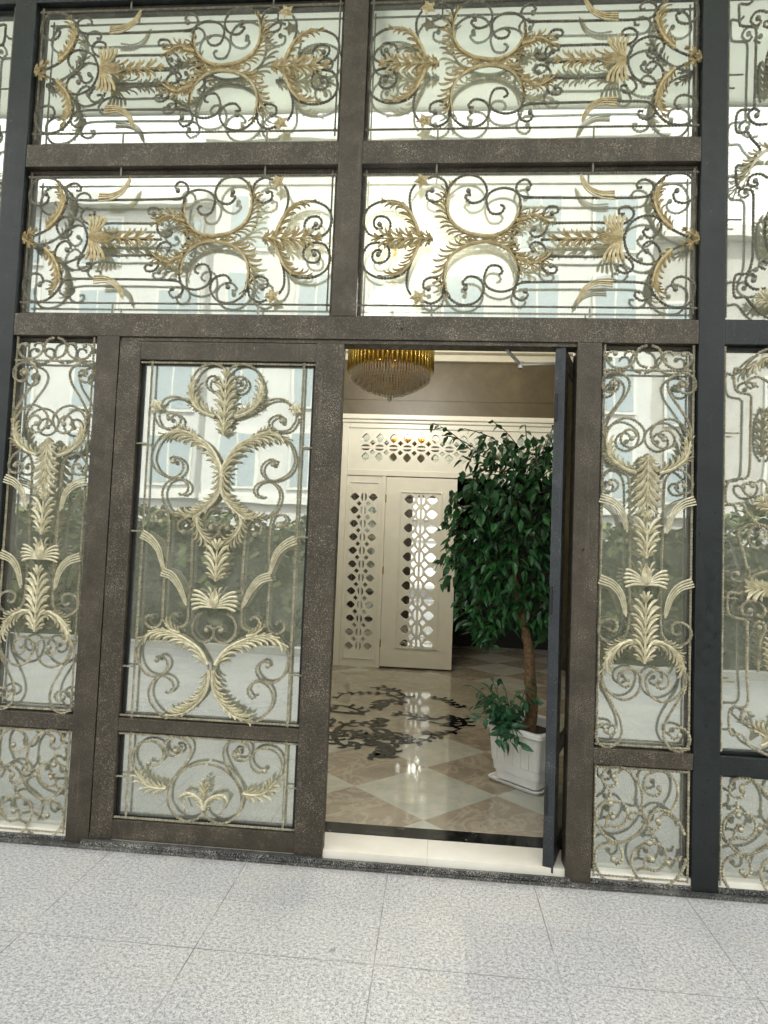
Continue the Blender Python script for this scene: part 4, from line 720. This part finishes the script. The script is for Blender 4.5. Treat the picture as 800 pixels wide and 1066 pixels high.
for sgn, ax, nx in ((-1, d1, d2), (1, d2, d1)):           # raised ribs on the two faces in view
    for k in (-2, -1, 0, 1, 2):
        for hh in (0,):
            base = PC + nx*(sgn*.182) + ax*(k*.052 if sgn == 1 else k*.058)
            b.tube([(base.x, base.y, z+.14), (base.x+nx.x*sgn*.010, base.y+nx.y*sgn*.010, z+.30)], .0035, 6)
b.obj('rib', MT['pot'], pl)
tr_ = thing('saucer', 'white plastic saucer tray under the square planter', 'saucer', (PC.x, PC.y, z))
b = MB(); sqloft(b, [sq(.160,z+.0015,.03), sq(.172,z+.004,.03), sq(.190,z+.024,.035), sq(.188,z+.030,.035), sq(.180,z+.026,.03), sq(.165,z+.010,.03), sq(.12,z+.008,.03)]); b.obj('tray', MT['pot'], tr_)
def leaf(mb, p, ang, pitch, L, w, roll=0):
    """folded pointed leaf: base p, heading ang (about Z), pitch from horizontal"""
    M_ = Matrix.Translation(p) @ Matrix.Rotation(ang, 4, 'Z') @ Matrix.Rotation(-pitch, 4, 'Y') @ Matrix.Rotation(roll, 4, 'X')
    dr = -.12*L; pts = [(0,0,0), (.30*L,w*.46,.10*w), (.62*L,w*.36,.08*w+dr*.4), (L,0,dr*1.3), (.62*L,-w*.36,.08*w+dr*.4), (.30*L,-w*.46,.10*w), (.32*L,0,-.07*w), (.64*L,0,-.07*w+dr*.45)]
    mb.add([M_ @ Vector(q) for q in pts], [(0,6,1), (1,6,7,2), (2,7,3), (0,5,6), (5,4,7,6), (4,3,7)])
ft = thing('ficus_tree', 'tall ficus tree with dark glossy leaves growing from the white planter', 'tree', (2.19, 1.12, .36))
b = MB(); tk = spline([(2.197,1.11,.34),(2.215,1.11,.50),(2.20,1.11,.70),(2.185,1.11,.88),(2.145,1.11,1.05),(2.10,1.12,1.25),(2.09,1.12,1.5),(2.08,1.13,1.8)], .03); n = len(tk)
b.tube([(p.x+.003*math.sin(i*2.1), p.y+.003*math.cos(i*1.7), p.z) for i, p in enumerate(tk)], [lerp(.043, .012, (i/(n-1))**.9)*(1+.05*math.sin(i*1.3)) for i in range(n)], 12); b.obj('trunk', MT['bark'], ft, smooth=True)
crown = MB(); br = MB()
# crown lobes: centre x,z, half width, half height, leaves
lobes = [(1.95,2.00,.22,.22,192),(2.22,2.02,.26,.22,204),(1.86,1.72,.22,.24,243),(2.16,1.70,.34,.28,332),(1.84,1.42,.20,.24,217),(2.12,1.38,.36,.28,358),(2.38,1.6,.22,.35,192),
         (1.90,1.12,.16,.20,140),(2.06,1.14,.16,.16,115),(2.34,1.16,.20,.22,166),(1.93,.98,.07,.10,33),(2.30,1.02,.10,.12,46),(2.36,2.1,.2,.16,89)]
for lx, lz, hw, hh, cnt in lobes:
    for t in range(max(3, cnt//22)):                       # twigs reaching through the lobe
        e = Vector((lx+random.uniform(-.8, .8)*hw, 1.12+random.uniform(-.7, .7)*hw, lz+random.uniform(-.8, .8)*hh))
        s0 = Vector((2.12, 1.12, max(.98, min(1.8, lz-.15)))); mid = s0.lerp(e, .5)+Vector((0, 0, .08))
        br.tube([tuple(q) for q in spline([tuple(s0), tuple(mid), tuple(e)], .06)], .0035, 5)
    for k in range(cnt):
        while True:
            q = Vector((random.uniform(-1, 1), random.uniform(-1, 1), random.uniform(-1, 1)))
            if .16 < q.length < 1: break
        p = Vector((lx+q.x*hw, 1.12+q.y*min(.30, hw*1.05), lz+q.z*hh))
        a = math.atan2(q.y, q.x)+random.gauss(0, .8); L = random.uniform(.062, .098)
        leaf(crown, p, a, random.gauss(-.75, .45), L, L*random.uniform(.42, .55), random.gauss(0, .5))
def sprig(base, tip, cnt, L0=.07, sag=.02, mb=crown, bm=br):
    c = spline([tuple(base), tuple(Vector(base).lerp(Vector(tip), .55)+Vector((0, 0, sag))), tuple(tip)], .01); bm.tube([tuple(q) for q in c], .003, 5)
    for k in range(cnt):
        i = int((k+1)/cnt*(len(c)-1)); d = (c[i]-c[max(0, i-2)]); a = math.atan2(d.y, d.x)
        leaf(mb, c[i], a+(1 if k % 2 else -1)*random.uniform(.5, 1.1), random.gauss(-.25, .4), L0*random.uniform(.85, 1.15), L0*.48, random.gauss(0, .6))
sprig((1.80,1.10,2.10), (1.545,1.05,2.265), 9, .078); sprig((1.85,1.1,2.1), (1.60,1.1,2.20), 7, .07)
sprig((2.05,1.12,2.12), (1.74,1.05,2.235), 9); sprig((2.12,1.12,2.1), (1.93,1.1,2.29), 8); sprig((2.15,1.12,2.05), (2.12,1.05,2.27), 7); sprig((2.25,1.1,2.1), (2.31,1.05,2.30), 8)
sprig((1.80,1.1,1.75), (1.615,1.0,1.62), 8); sprig((1.78,1.1,1.55), (1.60,1.02,1.37), 8); sprig((1.78,1.1,1.5), (1.64,1.02,1.26), 8)
sprig((1.88,1.1,1.2), (1.83,1.02,.97), 11); sprig((1.98,1.1,1.15), (1.95,1.0,.90), 8); sprig((2.30,1.1,1.15), (2.25,1.0,.93), 7); sprig((1.85,1.1,1.35), (1.72,1.0,1.12), 8)
o = crown.obj('crown', MT['leaf'], ft); br.obj('branch', MT['twig'], ft)
sp = thing('small_plant', 'low leafy green plant in the front left corner of the white planter', 'plant', (2.05, 1.02, .36))
lv = MB(); st_ = MB()
for k in range(26):
    a = random.uniform(0, 2*math.pi); rr = random.uniform(.05, .21); hgt = random.uniform(.04, .34)
    base = (2.075+random.uniform(-.03, .03), 1.04+random.uniform(-.03, .03), .36)
    tip = (2.055+math.cos(a)*rr*1.05-.05, 1.0+math.sin(a)*rr*.7, .40+hgt)
    sprig(base, tip, 9, .072, .05, lv, st_)
for k in range(6): sprig((2.05,1.0,.40), (1.99+.025*k, .93-.015*k, .36), 4, .085, .06, lv, st_)
lv.obj('foliage', MT['leaf2'], sp); st_.obj('stem', MT['leaf2'], sp)

# ---------------------------------------------------------------- street side, reflected in the panes
def apartment(x0, x1, y0, h, wallm, label, cols, rows, zb, ww, wh):
    B_ = thing('apartment_building', label, 'building', ((x0+x1)/2, y0-6, 0), 'buildings across the street')
    b = MB(); b.box(x0, x1, y0-12, y0, -.1, h); b.obj('wall', MT[wallm], B_)
    b = MB(); b.box(x0-.4, x1+.4, y0-12, y0+.5, h, h+.5); b.obj('roof', MT['trim'], B_)
    b = MB(); b.box(x0, x1, y0+.002, y0+.25, zb-.7, zb-.4); b.obj('band_course', MT['trim'], B_)
    for i in range(cols):
        for j in range(rows):
            cx = x0+(i+.5)*(x1-x0)/cols; cz = zb+j*3.2
            f = MB(); f.box(cx-ww/2-.12, cx+ww/2+.12, y0+.002, y0+.10, cz-.12, cz+wh+.12); w_ = f.obj('window', MT['trim'], B_)
            p = MB(); p.box(cx-ww/2, cx-.04, y0+.102, y0+.115, cz, cz+wh); p.box(cx+.04, cx+ww/2, y0+.102, y0+.115, cz, cz+wh); p.obj('pane', MT['pane'], w_)
apartment(-30, -8.2, -24, 16, 'white_wall', 'white rendered apartment block reflected in the left sidelight', 6, 4, 3.9, 1.7, 2.0)
apartment(-7.8, 9.5, -22, 17.5, 'white_wall', 'white apartment block with paired windows reflected in the door glass', 6, 4, 3.7, 1.5, 2.1)
apartment(10, 34, -25, 15, 'grey_wall', 'grey stone block reflected at the right', 6, 3, 3.9, 1.8, 2.0)
gw = thing('garden_wall', 'low pale garden wall along the pavement across the street', 'wall', (0, -16.6, 0))
b = MB(); b.box(-40, 40, -16.9, -16.5, 0, 1.85); b.obj('wall_body', MT['white_wall'], gw); b = MB(); b.box(-40, 40, -17, -16.4, 1.852, 1.95); b.obj('coping', MT['trim'], gw)
for hx0, hx1, lab in ((-11, -.15, 'dense clipped green hedge left of the path to the entrance, mirrored in the door glass'), (3.15, 13, 'dense clipped green hedge right of the path to the entrance, mirrored in the right sidelight')):
    hd = MB()
    for k in range(int(950*(hx1-hx0))):
        x = random.uniform(hx0, hx1); top = 1.95+.16*math.sin(x*1.3)+.10*math.sin(x*3.3+1); zz = random.uniform(.06, 1)**.8*top; y = -6.25+random.uniform(-.62, .62)*(1-.25*zz/top)+.12*math.sin(x*5+zz*4)
        s = random.uniform(.035, .085)
        M_ = Matrix.Translation((x, y, zz)) @ Euler((random.uniform(-1, 1), random.uniform(-1, 1), random.uniform(0, 6.28))).to_matrix().to_4x4()
        hd.add([M_ @ Vector(q) for q in ((-s,-s*.6,0), (s,-s*.6,0), (s,s*.6,0), (-s,s*.6,0))], [(0,1,2,3)])
    core = MB(); core.box(hx0+.2, hx1-.2, -6.6, -6.0, 0, 1.65)
    h_ = thing('hedge', lab, 'hedge', ((hx0+hx1)/2, -6.2, 0), 'hedges along the street'); hd.obj('foliage', MT['leaf_far'], h_); core.obj('inner_growth', MT['leaf_far'], h_)
